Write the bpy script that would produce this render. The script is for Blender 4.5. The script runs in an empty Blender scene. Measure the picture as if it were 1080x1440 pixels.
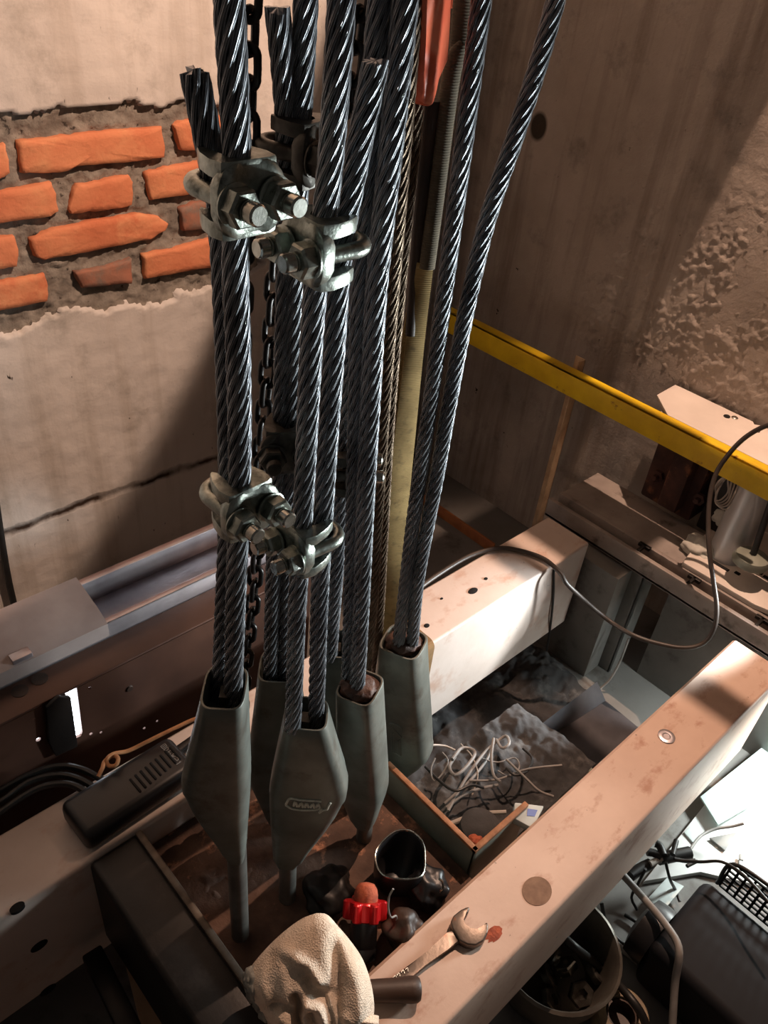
import bpy, bmesh, math, random
import numpy as np
from mathutils import Vector, Matrix, noise
random.seed(7)
V = Vector
scene = bpy.context.scene
COL = scene.collection
PI = math.pi

# ------------------------------------------------------------------ camera
FPX = 1152.5
CAM = V((0, 0, .9))
RW = Matrix(((0.7334528638856125, -0.6731829930688834, 0.09418892875923993),
             (0.3543332993732355, 0.4968946529238003, 0.7921765061215923),
             (-0.5800817264948708, -0.5476498532260881, 0.6029799572524562)))
cd = bpy.data.cameras.new('camera')
cam = bpy.data.objects.new('camera', cd)
COL.objects.link(cam)
cd.sensor_fit = 'VERTICAL'
cd.sensor_height = 36
cd.lens = FPX / 1440 * 36
cd.clip_start = .02
cam.matrix_world = Matrix.Translation(CAM) @ RW.transposed().to_4x4()
scene.camera = cam


def ray(px, py):
    return RW.transposed() @ V(((px - 540) / FPX, -(py - 720) / FPX, -1))


def at(px, py, ax, val):
    d = ray(px, py)
    return CAM + d * ((val - CAM['xyz'.index(ax)]) / d['xyz'.index(ax)])


def aty(px, py, Y): return at(px, py, 'y', Y)
def atz(px, py, z): return at(px, py, 'z', z)
def atx(px, py, x): return at(px, py, 'x', x)


def atp(px, py, p0, n):
    d = ray(px, py)
    return CAM + d * ((p0 - CAM).dot(n) / d.dot(n))


def depth(p): return -(RW @ (V(p) - CAM))[2]


RIGHT = V((.737, -.676, 0)).normalized()
FWD = V((.676, .737, 0)).normalized()
UP = V((0, 0, 1))


# ------------------------------------------------------------------ materials
def lin(c):
    return tuple(((x / 255 / 12.92) if x / 255 < .04045 else ((x / 255 + .055) / 1.055) ** 2.4) for x in c) + (1,)


class NT:
    def __init__(s, name):
        s.m = bpy.data.materials.new(name)
        s.m.use_nodes = True
        s.t = s.m.node_tree
        s.b = s.t.nodes['Principled BSDF']

    def n(s, kind, **kw):
        x = s.t.nodes.new(kind)
        for k, v in kw.items():
            if k in x.inputs.keys():
                s.link(v, x.inputs[k])
            else:
                setattr(x, k, v)
        return x

    def link(s, v, inp):
        if hasattr(v, 'is_linked') or hasattr(v, 'links'):
            s.t.links.new(v, inp)
        else:
            inp.default_value = v

    def math(s, op, a, b=0.0, c=None):
        x = s.t.nodes.new('ShaderNodeMath')
        x.operation = op
        s.link(a, x.inputs[0])
        s.link(b, x.inputs[1])
        if c is not None: s.link(c, x.inputs[2])
        return x.outputs[0]

    def mix(s, f, a, b):
        x = s.t.nodes.new('ShaderNodeMix')
        x.data_type = 'RGBA'
        s.link(f, x.inputs[0])
        s.link(a, x.inputs[6])
        s.link(b, x.inputs[7])
        return x.outputs[2]

    def ramp(s, f, lo, hi):
        x = s.t.nodes.new('ShaderNodeMapRange')
        s.link(f, x.inputs[0])
        x.inputs[1].default_value = lo
        x.inputs[2].default_value = hi
        return x.outputs[0]

    def noise(s, vec, scale, detail=4, rough=.55):
        x = s.t.nodes.new('ShaderNodeTexNoise')
        s.t.links.new(vec, x.inputs['Vector'])
        x.inputs['Scale'].default_value = scale
        x.inputs['Detail'].default_value = detail
        x.inputs['Roughness'].default_value = rough
        return x.outputs['Fac']

    def pos(s): return s.n('ShaderNodeNewGeometry').outputs['Position']
    def obj(s): return s.n('ShaderNodeTexCoord').outputs['Object']

    def bump(s, h, strength, dist=.002):
        x = s.t.nodes.new('ShaderNodeBump')
        x.inputs['Strength'].default_value = strength
        x.inputs['Distance'].default_value = dist
        s.t.links.new(h, x.inputs['Height'])
        s.t.links.new(x.outputs[0], s.b.inputs['Normal'])

    def scaled(s, vec, sc):
        x = s.t.nodes.new('ShaderNodeVectorMath')
        x.operation = 'MULTIPLY'
        s.t.links.new(vec, x.inputs[0])
        x.inputs[1].default_value = sc
        return x.outputs[0]


def mat(name, c1, c2=None, scale=30, rough=.5, metal=0, bump=0, bscale=None, lo=.35, hi=.65, c3=None, s3=None, lo3=.6, hi3=.7, spec=.5):
    t = NT(name)
    p = t.pos()
    c = lin(c1)
    if c2:
        c = t.mix(t.ramp(t.noise(p, scale), lo, hi), lin(c1), lin(c2))
    if c3:
        c = t.mix(t.ramp(t.noise(p, s3 or scale * .6, 6, .65), lo3, hi3), c, lin(c3))
    t.link(c, t.b.inputs['Base Color'])
    t.b.inputs['Roughness'].default_value = rough
    t.b.inputs['Metallic'].default_value = metal
    t.b.inputs['Specular IOR Level'].default_value = spec
    if bump:
        t.bump(t.noise(p, bscale or scale * 3, 6, .6), bump)
    return t.m


def emis(name, c, s):
    t = NT(name)
    t.b.inputs['Base Color'].default_value = (0, 0, 0, 1)
    t.b.inputs['Emission Color'].default_value = lin(c)
    t.b.inputs['Emission Strength'].default_value = s
    return t.m


def m_plaster():
    t = NT('plaster')
    p = t.pos()
    sep = t.n('ShaderNodeSeparateXYZ')
    t.t.links.new(p, sep.inputs[0])
    X, Y, Z = sep.outputs
    base = t.mix(t.ramp(t.noise(p, 3.2, 5), .35, .65), lin((204, 194, 186)), lin((220, 210, 201)))
    streak = t.noise(t.scaled(p, (22, 22, 1.6)), 1, 5)
    base = t.mix(t.math('MULTIPLY', t.ramp(streak, .50, .8), .6), base, lin((150, 132, 112)))
    blot = t.noise(p, 9, 8, .7)
    base = t.mix(t.math('MULTIPLY', t.ramp(blot, .54, .72), .55), base, lin((150, 140, 128)))
    spk = t.noise(t.scaled(p, (60, 60, 25)), 1, 3, .7)
    base = t.mix(t.ramp(spk, .69, .74), base, lin((70, 60, 52)))
    # the joint line between two pours of concrete
    wob = t.math('MULTIPLY', t.math('SUBTRACT', t.noise(p, 14, 6), .5), .035)
    d = t.math('ABSOLUTE', t.math('SUBTRACT', t.math('ADD', Z, wob), CRACKZ))
    line = t.math('SUBTRACT', 1.0, t.ramp(d, .002, .011))
    base = t.mix(t.math('MULTIPLY', line, t.ramp(t.noise(p, 11, 4), .25, .5)), base, lin((62, 46, 36)))
    t.link(base, t.b.inputs['Base Color'])
    t.b.inputs['Roughness'].default_value = .9
    t.b.inputs['Specular IOR Level'].default_value = .2
    h = t.math('ADD', t.noise(p, 60, 8, .65), t.math('MULTIPLY', line, -2.0))
    t.bump(h, .35, .004)
    return t.m


def m_concrete():
    t = NT('bare_concrete')
    p = t.pos()
    base = t.mix(t.ramp(t.noise(p, 2.6, 6, .6), .35, .65), lin((150, 138, 128)), lin((184, 173, 162)))
    streak = t.noise(t.scaled(p, (16, 16, 1.2)), 1, 6, .6)
    base = t.mix(t.math('MULTIPLY', t.ramp(streak, .5, .72), .7), base, lin((92, 74, 62)))
    base = t.mix(t.math('MULTIPLY', t.ramp(t.noise(p, 11, 8, .7), .55, .72), .6), base, lin((98, 92, 88)))
    spk = t.noise(p, 34, 4, .7)
    base = t.mix(t.ramp(spk, .71, .75), base, lin((38, 30, 26)))
    # one round dark spot
    c = HOLE
    vm = t.n('ShaderNodeVectorMath', operation='DISTANCE')
    t.t.links.new(t.scaled(p, (1, 1, .75)), vm.inputs[0])
    vm.inputs[1].default_value = (c.x, c.y, c.z * .75)
    base = t.mix(t.math('SUBTRACT', 1.0, t.ramp(vm.outputs['Value'], .016, .022)), base, lin((66, 58, 50)))
    t.link(base, t.b.inputs['Base Color'])
    t.b.inputs['Roughness'].default_value = .85
    t.b.inputs['Specular IOR Level'].default_value = .25
    t.bump(t.noise(p, 42, 9, .68), .55, .006)
    return t.m


def m_rope(name, c1, c2, rough=.44):
    t = NT(name)
    uv = t.n('ShaderNodeUVMap').outputs[0]
    sep = t.n('ShaderNodeSeparateXYZ')
    t.t.links.new(uv, sep.inputs[0])
    a = t.math('ADD', t.math('MULTIPLY', sep.outputs[1], 8 * 5.0), t.math('MULTIPLY', sep.outputs[0], 60.0))
    w = t.math('SINE', t.math('MULTIPLY', a, 2 * PI))
    p = t.pos()
    base = t.mix(t.ramp(t.noise(p, 26, 5), .35, .7), lin(c1), lin(c2))
    base = t.mix(t.math('MULTIPLY', t.ramp(w, .0, -1.0), .55), base, lin((14, 13, 13)))
    t.link(base, t.b.inputs['Base Color'])
    t.b.inputs['Metallic'].default_value = .7
    t.b.inputs['Roughness'].default_value = rough
    t.bump(w, .7, .0011)
    return t.m


def m_beam(name, c1, c2, rust, seedz=0):
    t = NT(name)
    p = t.pos()
    base = t.mix(t.ramp(t.noise(p, 7, 6), .35, .65), lin(c1), lin(c2))
    base = t.mix(t.math('MULTIPLY', t.ramp(t.noise(t.scaled(p, (1, 1.6, 1)), 17 + seedz, 7, .62), .55, .7), .7), base, lin(rust))
    base = t.mix(t.ramp(t.noise(p, 75, 5, .6), .69, .74), base, lin((58, 40, 30)))
    t.link(base, t.b.inputs['Base Color'])
    t.b.inputs['Roughness'].default_value = .5
    t.bump(t.noise(p, 90, 6), .12, .002)
    return t.m


def m_knit():
    t = NT('cotton_knit')
    p = t.pos()
    base = t.mix(t.ramp(t.noise(p, 26, 5), .35, .65), lin((230, 214, 196)), lin((210, 188, 166)))
    base = t.mix(t.math('MULTIPLY', t.ramp(t.noise(p, 60, 6, .7), .52, .7), .55), base, lin((128, 112, 96)))
    v = t.n('ShaderNodeTexVoronoi')
    t.t.links.new(t.scaled(p, (620, 620, 620)), v.inputs['Vector'])
    v.inputs['Scale'].default_value = 1
    t.link(base, t.b.inputs['Base Color'])
    t.b.inputs['Roughness'].default_value = .95
    t.b.inputs['Specular IOR Level'].default_value = .1
    t.bump(v.outputs['Distance'], .5, .0014)
    return t.m


def m_web(name, c1, c2):
    t = NT(name)
    p = t.pos()
    base = t.mix(t.ramp(t.noise(p, 34, 6), .3, .7), lin(c1), lin(c2))
    w = t.math('SINE', t.math('MULTIPLY', t.n('ShaderNodeSeparateXYZ', Vector=p).outputs[2], 2 * PI / .0021))
    base = t.mix(t.math('MULTIPLY', t.ramp(t.noise(p, 120, 4), .55, .75), .5), base, lin((60, 50, 30)))
    t.link(base, t.b.inputs['Base Color'])
    t.b.inputs['Roughness'].default_value = .9
    t.bump(w, .25, .001)
    return t.m


CRACKZ = -.06
WY, WX = 1.25, 1.40
CRACKZ = (aty(0, 755, WY).z + aty(300, 640, WY).z) / 2
HOLE = atx(757, 178, WX)
M = {}
M['plaster'] = m_plaster()
M['concrete'] = m_concrete()
M['brick'] = mat('fired_brick', (222, 142, 100), (206, 118, 80), 9, .9, 0, .6, 120, c3=(228, 158, 112), s3=13, lo3=.5, hi3=.68)
M['brick_dull'] = mat('dusty_brick', (176, 112, 88), (150, 108, 88), 14, .9, 0, .5, 120, c3=(130, 112, 100), s3=20, lo3=.5, hi3=.65)
M['mortar'] = mat('mortar', (150, 140, 128), (114, 104, 94), 34, .95, 0, 1.0, 150, c3=(64, 56, 50), s3=46, lo3=.60, hi3=.66)
M['floor'] = mat('dusty_floor', (128, 126, 122), (108, 104, 100), 5, .7, 0, .2, 60, c3=(88, 82, 76), s3=11, lo3=.55, hi3=.7)
M['rope'] = m_rope('oily_wire', (176, 180, 186), (120, 122, 128))
M['rope_rust'] = m_rope('rusty_wire', (150, 130, 110), (104, 82, 66), .45)
M['socket'] = mat('cast_grey', (124, 128, 121), (100, 102, 96), 22, .40, .3, .12, 160, c3=(88, 82, 74), s3=30, lo3=.55, hi3=.72)
M['grease'] = mat('brown_grease', (96, 66, 54), (60, 42, 36), 60, .6, 0, .8, 160)
M['socket_mark'] = mat('cast_mark', (236, 232, 216), (206, 200, 184), 200, .6, 0)  # raised letters painted pale to stand in for their glints
M['rod'] = mat('rod_steel', (128, 126, 120), (100, 98, 94), 30, .4, .5, .1, 200)
M['zinc'] = mat('zinc_plate', (178, 184, 176), (128, 134, 126), 90, .34, .9, .25, 240, c3=(86, 90, 84), s3=70, lo3=.56, hi3=.7)
M['zinc_dark'] = mat('greasy_zinc', (92, 90, 84), (62, 58, 54), 80, .45, .7, .25, 240)  # darker, rougher zinc tone
M['bolt'] = mat('bright_bolt', (206, 206, 198), (170, 170, 160), 120, .25, 1, .05, 300)
M['chain'] = mat('chain_steel', (72, 70, 70), (48, 44, 42), 60, .38, .85, .1, 200)
M['beam'] = m_beam('beam_paint', (222, 206, 196), (206, 188, 176), (190, 150, 128))
M['beam_near'] = m_beam('beam_paint_worn', (212, 184, 166), (194, 164, 146), (160, 108, 82), 5)
M['black_steel'] = mat('black_steel', (38, 35, 33), (26, 23, 22), 16, .45, .3, .15, 90, c3=(74, 68, 64), s3=9, lo3=.6, hi3=.8)
M['hitch'] = mat('rusty_plate', (104, 78, 64), (70, 50, 40), 24, .8, .1, .6, 120, c3=(176, 124, 96), s3=30, lo3=.58, hi3=.68)
M['galv'] = mat('galvanised', (196, 190, 194), (160, 154, 160), 14, .34, .8, .08, 120)
M['galv_dull'] = mat('dull_galvanised', (176, 162, 158), (146, 130, 126), 9, .55, .35, .1, 90)
M['brown_sheet'] = mat('brown_sheet', (92, 64, 52), (70, 48, 40), 7, .42, .3, .08, 60)
M['yellow'] = mat('yellow_paint', (236, 200, 30), (216, 176, 22), 18, .5, 0, .1, 90, c3=(150, 96, 30), s3=40, lo3=.62, hi3=.7)
M['postm'] = mat('cream_angle', (214, 186, 150), (180, 148, 116), 30, .6, .1, .1, 90)
M['grey_paint'] = mat('grey_paint', (128, 126, 122), (108, 106, 102), 8, .55, .15, .1, 60, c3=(84, 80, 76), s3=16, lo3=.56, hi3=.7)
M['ledge'] = mat('frame_paint', (160, 150, 142), (134, 124, 118), 12, .6, .1, .15, 70, c3=(96, 86, 80), s3=20, lo3=.56, hi3=.7)
M['white_plate'] = mat('white_plate', (222, 212, 202), (204, 194, 184), 9, .5, .05, .05, 60)
M['rust_block'] = mat('rust_block', (92, 60, 52), (58, 40, 38), 20, .8, .1, .4, 80, c3=(140, 92, 66), s3=24, lo3=.56, hi3=.68)
M['cloth_white'] = mat('pale_rag', (206, 206, 196), (176, 174, 166), 30, .9, 0, .5, 120)
M['spring_white'] = mat('pale_cylinder', (206, 206, 206), (186, 186, 186), 9, .35, .4)
M['sleeve'] = m_web('woven_sleeve', (104, 92, 74), (82, 72, 58))
M['webbing'] = m_web('webbing', (186, 156, 102), (142, 116, 70))
M['orange'] = mat('orange_enamel', (250, 128, 92), (240, 104, 76), 20, .32, 0, .05, 60)
M['knit'] = m_knit()
M['rubber_grey'] = mat('dirty_grey_rubber', (150, 150, 142), (90, 88, 84), 90, .6, 0, .5, 200)
M['wrench'] = mat('wrench_chrome', (112, 102, 94), (86, 76, 68), 40, .36, .75, .1, 160, c3=(150, 92, 60), s3=34, lo3=.55, hi3=.68)
M['handle'] = mat('dark_wood', (70, 50, 38), (44, 32, 26), 22, .5, 0, .2, 90)
M['black_plastic'] = mat('black_plastic', (32, 31, 33), (24, 23, 24), 20, .38, 0, .06, 150)
M['red'] = mat('red_anodised', (206, 30, 34), (180, 22, 26), 20, .28, .35)
M['rust_orange'] = mat('rust_orange', (184, 92, 60), (140, 66, 44), 120, .8, 0, .5, 260)
M['tray'] = mat('grey_green_tray', (150, 156, 144), (126, 130, 118), 14, .5, .2, .1, 90)
M['tray_rim'] = mat('rusty_rim', (178, 124, 88), (140, 96, 66), 60, .8, 0, .4, 200)
M['debris'] = mat('grey_debris', (72, 70, 70), (48, 47, 47), 14, .9, 0, .8, 60, c3=(92, 90, 88), s3=24, lo3=.55, hi3=.68)
M['cover_dark'] = mat('grubby_sheet', (92, 90, 94), (66, 64, 68), 12, .55, .1, .2, 60)
M['cord_grey'] = mat('grey_cord', (150, 146, 142), (126, 122, 118), 30, .5)
M['cord_pale'] = mat('pale_cord', (190, 180, 170), (160, 150, 140), 30, .5)
M['cord_black'] = mat('black_cord', (40, 38, 36), (28, 26, 25), 30, .45)
M['cord_orange'] = mat('tan_cord', (206, 150, 104), (170, 116, 78), 60, .8)
M['motor'] = mat('dark_blue_enamel', (27, 28, 33), (20, 21, 25), 9, .7, .0, .05, 60, spec=.25)
M['bowl'] = mat('dull_steel_bowl', (128, 122, 112), (98, 92, 84), 18, .45, .5, .1, 80)
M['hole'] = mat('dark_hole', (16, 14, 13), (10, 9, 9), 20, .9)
M['white_print'] = mat('white_print', (150, 146, 142))
M['blue_print'] = mat('blue_print', (92, 122, 190))
M['paper'] = mat('paper', (206, 214, 212), (190, 200, 198), 30, .8)
M['wood'] = mat('bare_wood', (196, 164, 132), (170, 136, 104), 12, .8, 0, .2, 60)
M['floor_pale'] = mat('pale_board', (226, 228, 226), (206, 208, 206), 12, .7, 0, .1, 60)  # brightness of the lit floor put into the colour; also a card strip
M['lamp_white'] = emis('lit_tube', (240, 246, 255), 9)  # glow of the panel that stands in for light from the shaft


# ------------------------------------------------------------------ object helpers
def setp(o, label=None, cat=None, group=None, kind=None):
    if label: o['label'] = label
    if cat: o['category'] = cat
    if group: o['group'] = group
    if kind: o['kind'] = kind
    return o


def thing(name, label, cat, loc, group=None):
    o = bpy.data.objects.new(name, None)
    COL.objects.link(o)
    o.empty_display_size = .02
    o.location = loc
    return setp(o, label, cat, group)


def wloc(o):
    p = V((0, 0, 0))
    while o is not None:
        p = p + o.location
        o = o.parent
    return p


def obj(name, bm, m, parent=None, smooth=True, sub=0, origin=None, sharp=40):
    """one mesh object from a bmesh in world coordinates"""
    bmesh.ops.recalc_face_normals(bm, faces=bm.faces[:])
    if parent is not None:
        po = wloc(parent)
        org = po if origin is None else V(origin)
    else:
        po = V((0, 0, 0))
        if origin is None:
            xs = [v.co for v in bm.verts]
            lo = [min(c[i] for c in xs) for i in range(3)]
            hi = [max(c[i] for c in xs) for i in range(3)]
            org = V(((lo[0] + hi[0]) / 2, (lo[1] + hi[1]) / 2, lo[2]))
        else:
            org = V(origin)
    bmesh.ops.translate(bm, verts=bm.verts[:], vec=-org)
    me = bpy.data.meshes.new(name)
    if smooth:
        for f in bm.faces: f.smooth = True
        for e in bm.edges:
            if len(e.link_faces) == 2 and e.calc_face_angle(0) > math.radians(sharp):
                e.smooth = False
    bm.to_mesh(me)
    bm.free()
    me.materials.append(m)
    o = bpy.data.objects.new(name, me)
    COL.objects.link(o)
    o.location = org - po
    if parent is not None: o.parent = parent
    if sub:
        md = o.modifiers.new('sub', 'SUBSURF')
        md.levels = md.render_levels = sub
    return o


def solo(name, bm, m, label, cat, group=None, **kw):
    return setp(obj(name, bm, m, **kw), label, cat, group)


def struct(name, bm, m, parent=None, **kw):
    o = obj(name, bm, m, parent, **kw)
    o['kind'] = 'structure'
    return o


def B(): return bmesh.new()


def frame(t, ref=UP):
    t = t.normalized()
    if abs(t.dot(ref)) > .95: ref = V((1, 0, 0))
    a = ref.cross(t).normalized()
    return a, t.cross(a).normalized()


def add_box(bm, lo, hi, bev=0.0, seg=2, mtx=None):
    b2 = bmesh.new()
    bmesh.ops.create_cube(b2, size=1)
    lo, hi = V(lo), V(hi)
    c, s = (lo + hi) / 2, hi - lo
    for v in b2.verts:
        v.co = V((c.x + v.co.x * s.x, c.y + v.co.y * s.y, c.z + v.co.z * s.z))
    if bev:
        bmesh.ops.bevel(b2, geom=b2.edges[:], offset=bev, segments=seg, profile=.5, affect='EDGES')
    if mtx is not None: bmesh.ops.transform(b2, matrix=mtx, verts=b2.verts[:])
    join(bm, b2)


def join(bm, b2):
    me = bpy.data.meshes.new('tmp')
    b2.to_mesh(me)
    b2.free()
    bm.from_mesh(me)
    bpy.data.meshes.remove(me)


def basis(o, x, y, z):
    m = Matrix.Identity(4)
    for i, a in enumerate((x, y, z)):
        for k in range(3): m[k][i] = a[k]
    for k in range(3): m[k][3] = o[k]
    return m


def add_rings(bm, rings, cap0=True, cap1=True, closed=False):
    vs = [[bm.verts.new(p) for p in r] for r in rings]
    n = len(rings[0])
    pairs = list(zip(vs[:-1], vs[1:]))
    if closed: pairs.append((vs[-1], vs[0]))
    for a, b in pairs:
        for i in range(n):
            bm.faces.new((a[i], a[(i + 1) % n], b[(i + 1) % n], b[i]))
    if not closed:
        if cap0: bm.faces.new(vs[0][::-1])
        if cap1: bm.faces.new(vs[-1])
    return vs


def smooth_path(pts, step):
    """centripetal-ish Catmull-Rom through pts, resampled at step"""
    P = [V(p) for p in pts]
    if len(P) == 2:
        out = P
    else:
        Q = [P[0] * 2 - P[1]] + P + [P[-1] * 2 - P[-2]]
        out = []
        for i in range(1, len(Q) - 2):
            p0, p1, p2, p3 = Q[i - 1:i + 3]
            for k in range(16):
                t = k / 16
                out.append(.5 * ((2 * p1) + (p2 - p0) * t + (2 * p0 - 5 * p1 + 4 * p2 - p3) * t * t + (3 * p1 - p0 - 3 * p2 + p3) * t ** 3))
        out.append(P[-1])
    L = [0]
    for a, b in zip(out[:-1], out[1:]): L.append(L[-1] + (b - a).length)
    n = max(2, int(L[-1] / step) + 1)
    res, j = [], 0
    for i in range(n):
        s = L[-1] * i / (n - 1)
        while j < len(L) - 2 and L[j + 1] < s: j += 1
        t = (s - L[j]) / max(1e-9, L[j + 1] - L[j])
        res.append(out[j].lerp(out[j + 1], min(1, t)))
    return res


def frames(path):
    T = []
    for i in range(len(path)):
        a, b = path[max(0, i - 1)], path[min(len(path) - 1, i + 1)]
        T.append((b - a).normalized())
    n, _ = frame(T[0])
    out = []
    for t in T:
        n = (n - t * n.dot(t)).normalized()
        out.append((t, n, t.cross(n)))
    return out


def add_tube(bm, pts, r, seg=10, step=.006, smooth=True, closed=False, caps=True, flat=1.0):
    path = smooth_path(pts, step) if smooth else [V(p) for p in pts]
    fr = frames(path)
    rings = []
    for i, (p, (t, n, b)) in enumerate(zip(path, fr)):
        rr = r(i / (len(path) - 1)) if callable(r) else r
        rings.append([p + n * (rr * math.cos(2 * PI * k / seg)) + b * (rr * flat * math.sin(2 * PI * k / seg)) for k in range(seg)])
    add_rings(bm, rings, caps, caps, closed)


def add_cyl(bm, a, b, r0, r1=None, seg=20, ch=0.0):
    a, b = V(a), V(b)
    r1 = r0 if r1 is None else r1
    t = (b - a).normalized()
    n, m = frame(t)
    st = [(a, r0), (b, r1)] if not ch else [(a, r0 - ch), (a + t * ch, r0), (b - t * ch, r1), (b, r1 - ch)]
    add_rings(bm, [[p + n * (r * math.cos(2 * PI * k / seg)) + m * (r * math.sin(2 * PI * k / seg)) for k in range(seg)] for p, r in st])


def add_lathe(bm, o, ax, prof, seg=28, arc=None):
    ax = V(ax).normalized()
    n, m = frame(ax)
    add_rings(bm, [[V(o) + ax * z + n * (r * math.cos(2 * PI * k / seg)) + m * (r * math.sin(2 * PI * k / seg)) for k in range(seg)] for r, z in prof])


def add_prism(bm, poly, vec, bev=0.0, seg=2):
    """extrude a 3-D polygon along vec"""
    b2 = bmesh.new()
    a = [b2.verts.new(p) for p in poly]
    b = [b2.verts.new(V(p) + V(vec)) for p in poly]
    b2.faces.new(a[::-1])
    b2.faces.new(b)
    n = len(a)
    for i in range(n): b2.faces.new((a[i], a[(i + 1) % n], b[(i + 1) % n], b[i]))
    if bev: bmesh.ops.bevel(b2, geom=b2.edges[:], offset=bev, segments=seg, profile=.5, affect='EDGES', clamp_overlap=True)
    bmesh.ops.triangulate(b2, faces=[f for f in b2.faces if len(f.verts) > 4])
    join(bm, b2)


def copy_tree(o, parent=None):
    c = o.copy()
    COL.objects.link(c)
    if parent is not None: c.parent = parent
    for ch in list(o.children): copy_tree(ch, c)
    return c


# ------------------------------------------------------------------ the setting
def grid_wall(bm, o, u, v, nu, nv, disp):
    vs = [[None] * (nv + 1) for _ in range(nu + 1)]
    n = V(u).cross(V(v)).normalized()
    for i in range(nu + 1):
        for j in range(nv + 1):
            p = V(o) + V(u) * (i / nu) + V(v) * (j / nv)
            vs[i][j] = bm.verts.new(p + n * disp(p))
    for i in range(nu):
        for j in range(nv):
            bm.faces.new((vs[i][j], vs[i + 1][j], vs[i + 1][j + 1], vs[i][j + 1]))


def crop_px(cx, cy): return (cx / 3.273, 60 + cy / 3.273)


# outline of the bare brick field on the left wall (plaster is cut back round it)
field_px = [(-60, 178), (0, 164), (30, 162), (66, 150), (112, 152), (150, 150), (205, 152), (255, 147), (300, 150), (352, 143),
            (356, 200), (352, 260), (360, 330), (372, 372), (340, 398), (300, 402), (262, 410), (225, 426), (180, 424), (140, 440), (95, 432), (60, 452), (20, 462), (-60, 480)]
FIELD = [aty(x, y, WY) for x, y in field_px]


def inside(px, pz, poly):
    c = False
    n = len(poly)
    for i in range(n):
        a, b = poly[i], poly[i - 1]
        if (a.z > pz) != (b.z > pz) and px < (b.x - a.x) * (pz - a.z) / (b.z - a.z) + a.x: c = not c
    return c


def in_field(p):
    w = .012
    q = V((p.x * 22, p.z * 22, 3.1))
    return inside(p.x + w * noise.noise(q) + .005 * noise.noise(q * 4), p.z + w * noise.noise(q + V((9, 4, 2))) + .005 * noise.noise(q * 4.3), FIELD)


bm = B()
# plaster face as a fine grid near the camera's view, plain beyond
def wall_disp(p):
    if in_field(p): return -.026 + .006 * noise.noise(p * 60) + .004 * noise.noise(p * 140)
    return .0025 * noise.noise(p * 9) + .0012 * noise.noise(p * 40)
grid_wall(bm, (-.1, WY, -.55), (1.5, 0, 0), (0, 0, 1.5), 300, 300, wall_disp)
wall = struct('wall_left', bm, M['plaster'], sharp=180, origin=(.6, WY, -.3))
# mortar behind: uneven bed that the bricks stand in
bm = B()
grid_wall(bm, (-.12, WY + .010, .24), (1.02, 0, 0), (0, 0, .60), 260, 150,
          lambda p: .004 * noise.noise(p * 30) + .0045 * noise.noise(p * 90) + .0025 * noise.noise(p * 190))
struct('mortar_bed', bm, M['mortar'], wall, sharp=180)
for lo, hi in (((-1.2, WY + .05, -.6), (1.45, WY + .15, 2.6)), ((-1.2, WY - .002, .95), (1.45, WY + .06, 2.6)), ((-1.2, WY - .002, -.6), (-.1, WY + .06, .95))):
    bm = B()
    add_box(bm, lo, hi)
    struct('wall_slab', bm, M['plaster'], wall)
bricks = [
    ([(-40, 478), (25, 466), (48, 600), (20, 622), (-40, 640)], 0), ([(82, 455), (250, 435), (480, 408), (748, 388), (762, 470), (764, 530), (620, 548), (350, 572), (270, 600), (104, 602)], 0),
    ([(800, 380), (830, 360), (890, 356), (1110, 330), (1110, 475), (880, 500), (832, 498)], 0),
    ([(-40, 690), (240, 648), (262, 700), (274, 780), (240, 800), (-40, 840)], 0), ([(362, 655), (440, 640), (600, 612), (618, 640), (612, 745), (560, 765), (330, 790), (318, 770), (335, 700)], 0),
    ([(672, 602), (760, 575), (905, 552), (1120, 522), (1120, 672), (920, 695), (692, 728)], 0),
    ([(-40, 902), (66, 892), (82, 950), (78, 1030), (-40, 1052)], 0), ([(140, 905), (235, 862), (400, 830), (640, 788), (735, 800), (778, 835), (765, 868), (700, 905), (430, 962), (200, 1002), (165, 990)], 0),
    ([(832, 770), (900, 738), (960, 730), (1120, 705), (1120, 845), (845, 872)], 1),
    ([(-40, 1112), (206, 1064), (226, 1120), (224, 1190), (-40, 1246)], 0), ([(345, 1060), (560, 1012), (612, 992), (612, 1108), (380, 1132)], 1),
    ([(662, 978), (800, 948), (952, 908), (1120, 872), (1120, 1010), (900, 1048), (670, 1090)], 0)]
for k, (poly, dull) in enumerate(bricks):
    P = [aty(*crop_px(x, y), WY) for x, y in poly]
    c = sum(P, V()) / len(P)
    # refine the outline and fray it
    Q = []
    for i in range(len(P)):
        a, b = P[i], P[(i + 1) % len(P)]
        for t in range(6):
            p = a.lerp(b, t / 6)
            p = p + V((noise.noise(p * 70), 0, noise.noise(p * 70 + V((3, 3, 3))))) * .0022
            Q.append(p)
    bm = B()
    rings = []
    for dy, s in ((.012, 1.0), (.0, 1.0), (-.0045, .985), (-.0065, .95), (-.007, .6), (-.0072, .2)):
        rings.append([V((c.x + (q.x - c.x) * s, WY + .006 + dy + (.0016 * noise.noise(q * 55 * s + V((k, 0, 0))) if dy < 0 else 0), c.z + (q.z - c.z) * s)) for q in Q])
    add_rings(bm, rings)
    struct('brick', bm, M['brick_dull' if dull else 'brick'], wall, sharp=180)

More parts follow.
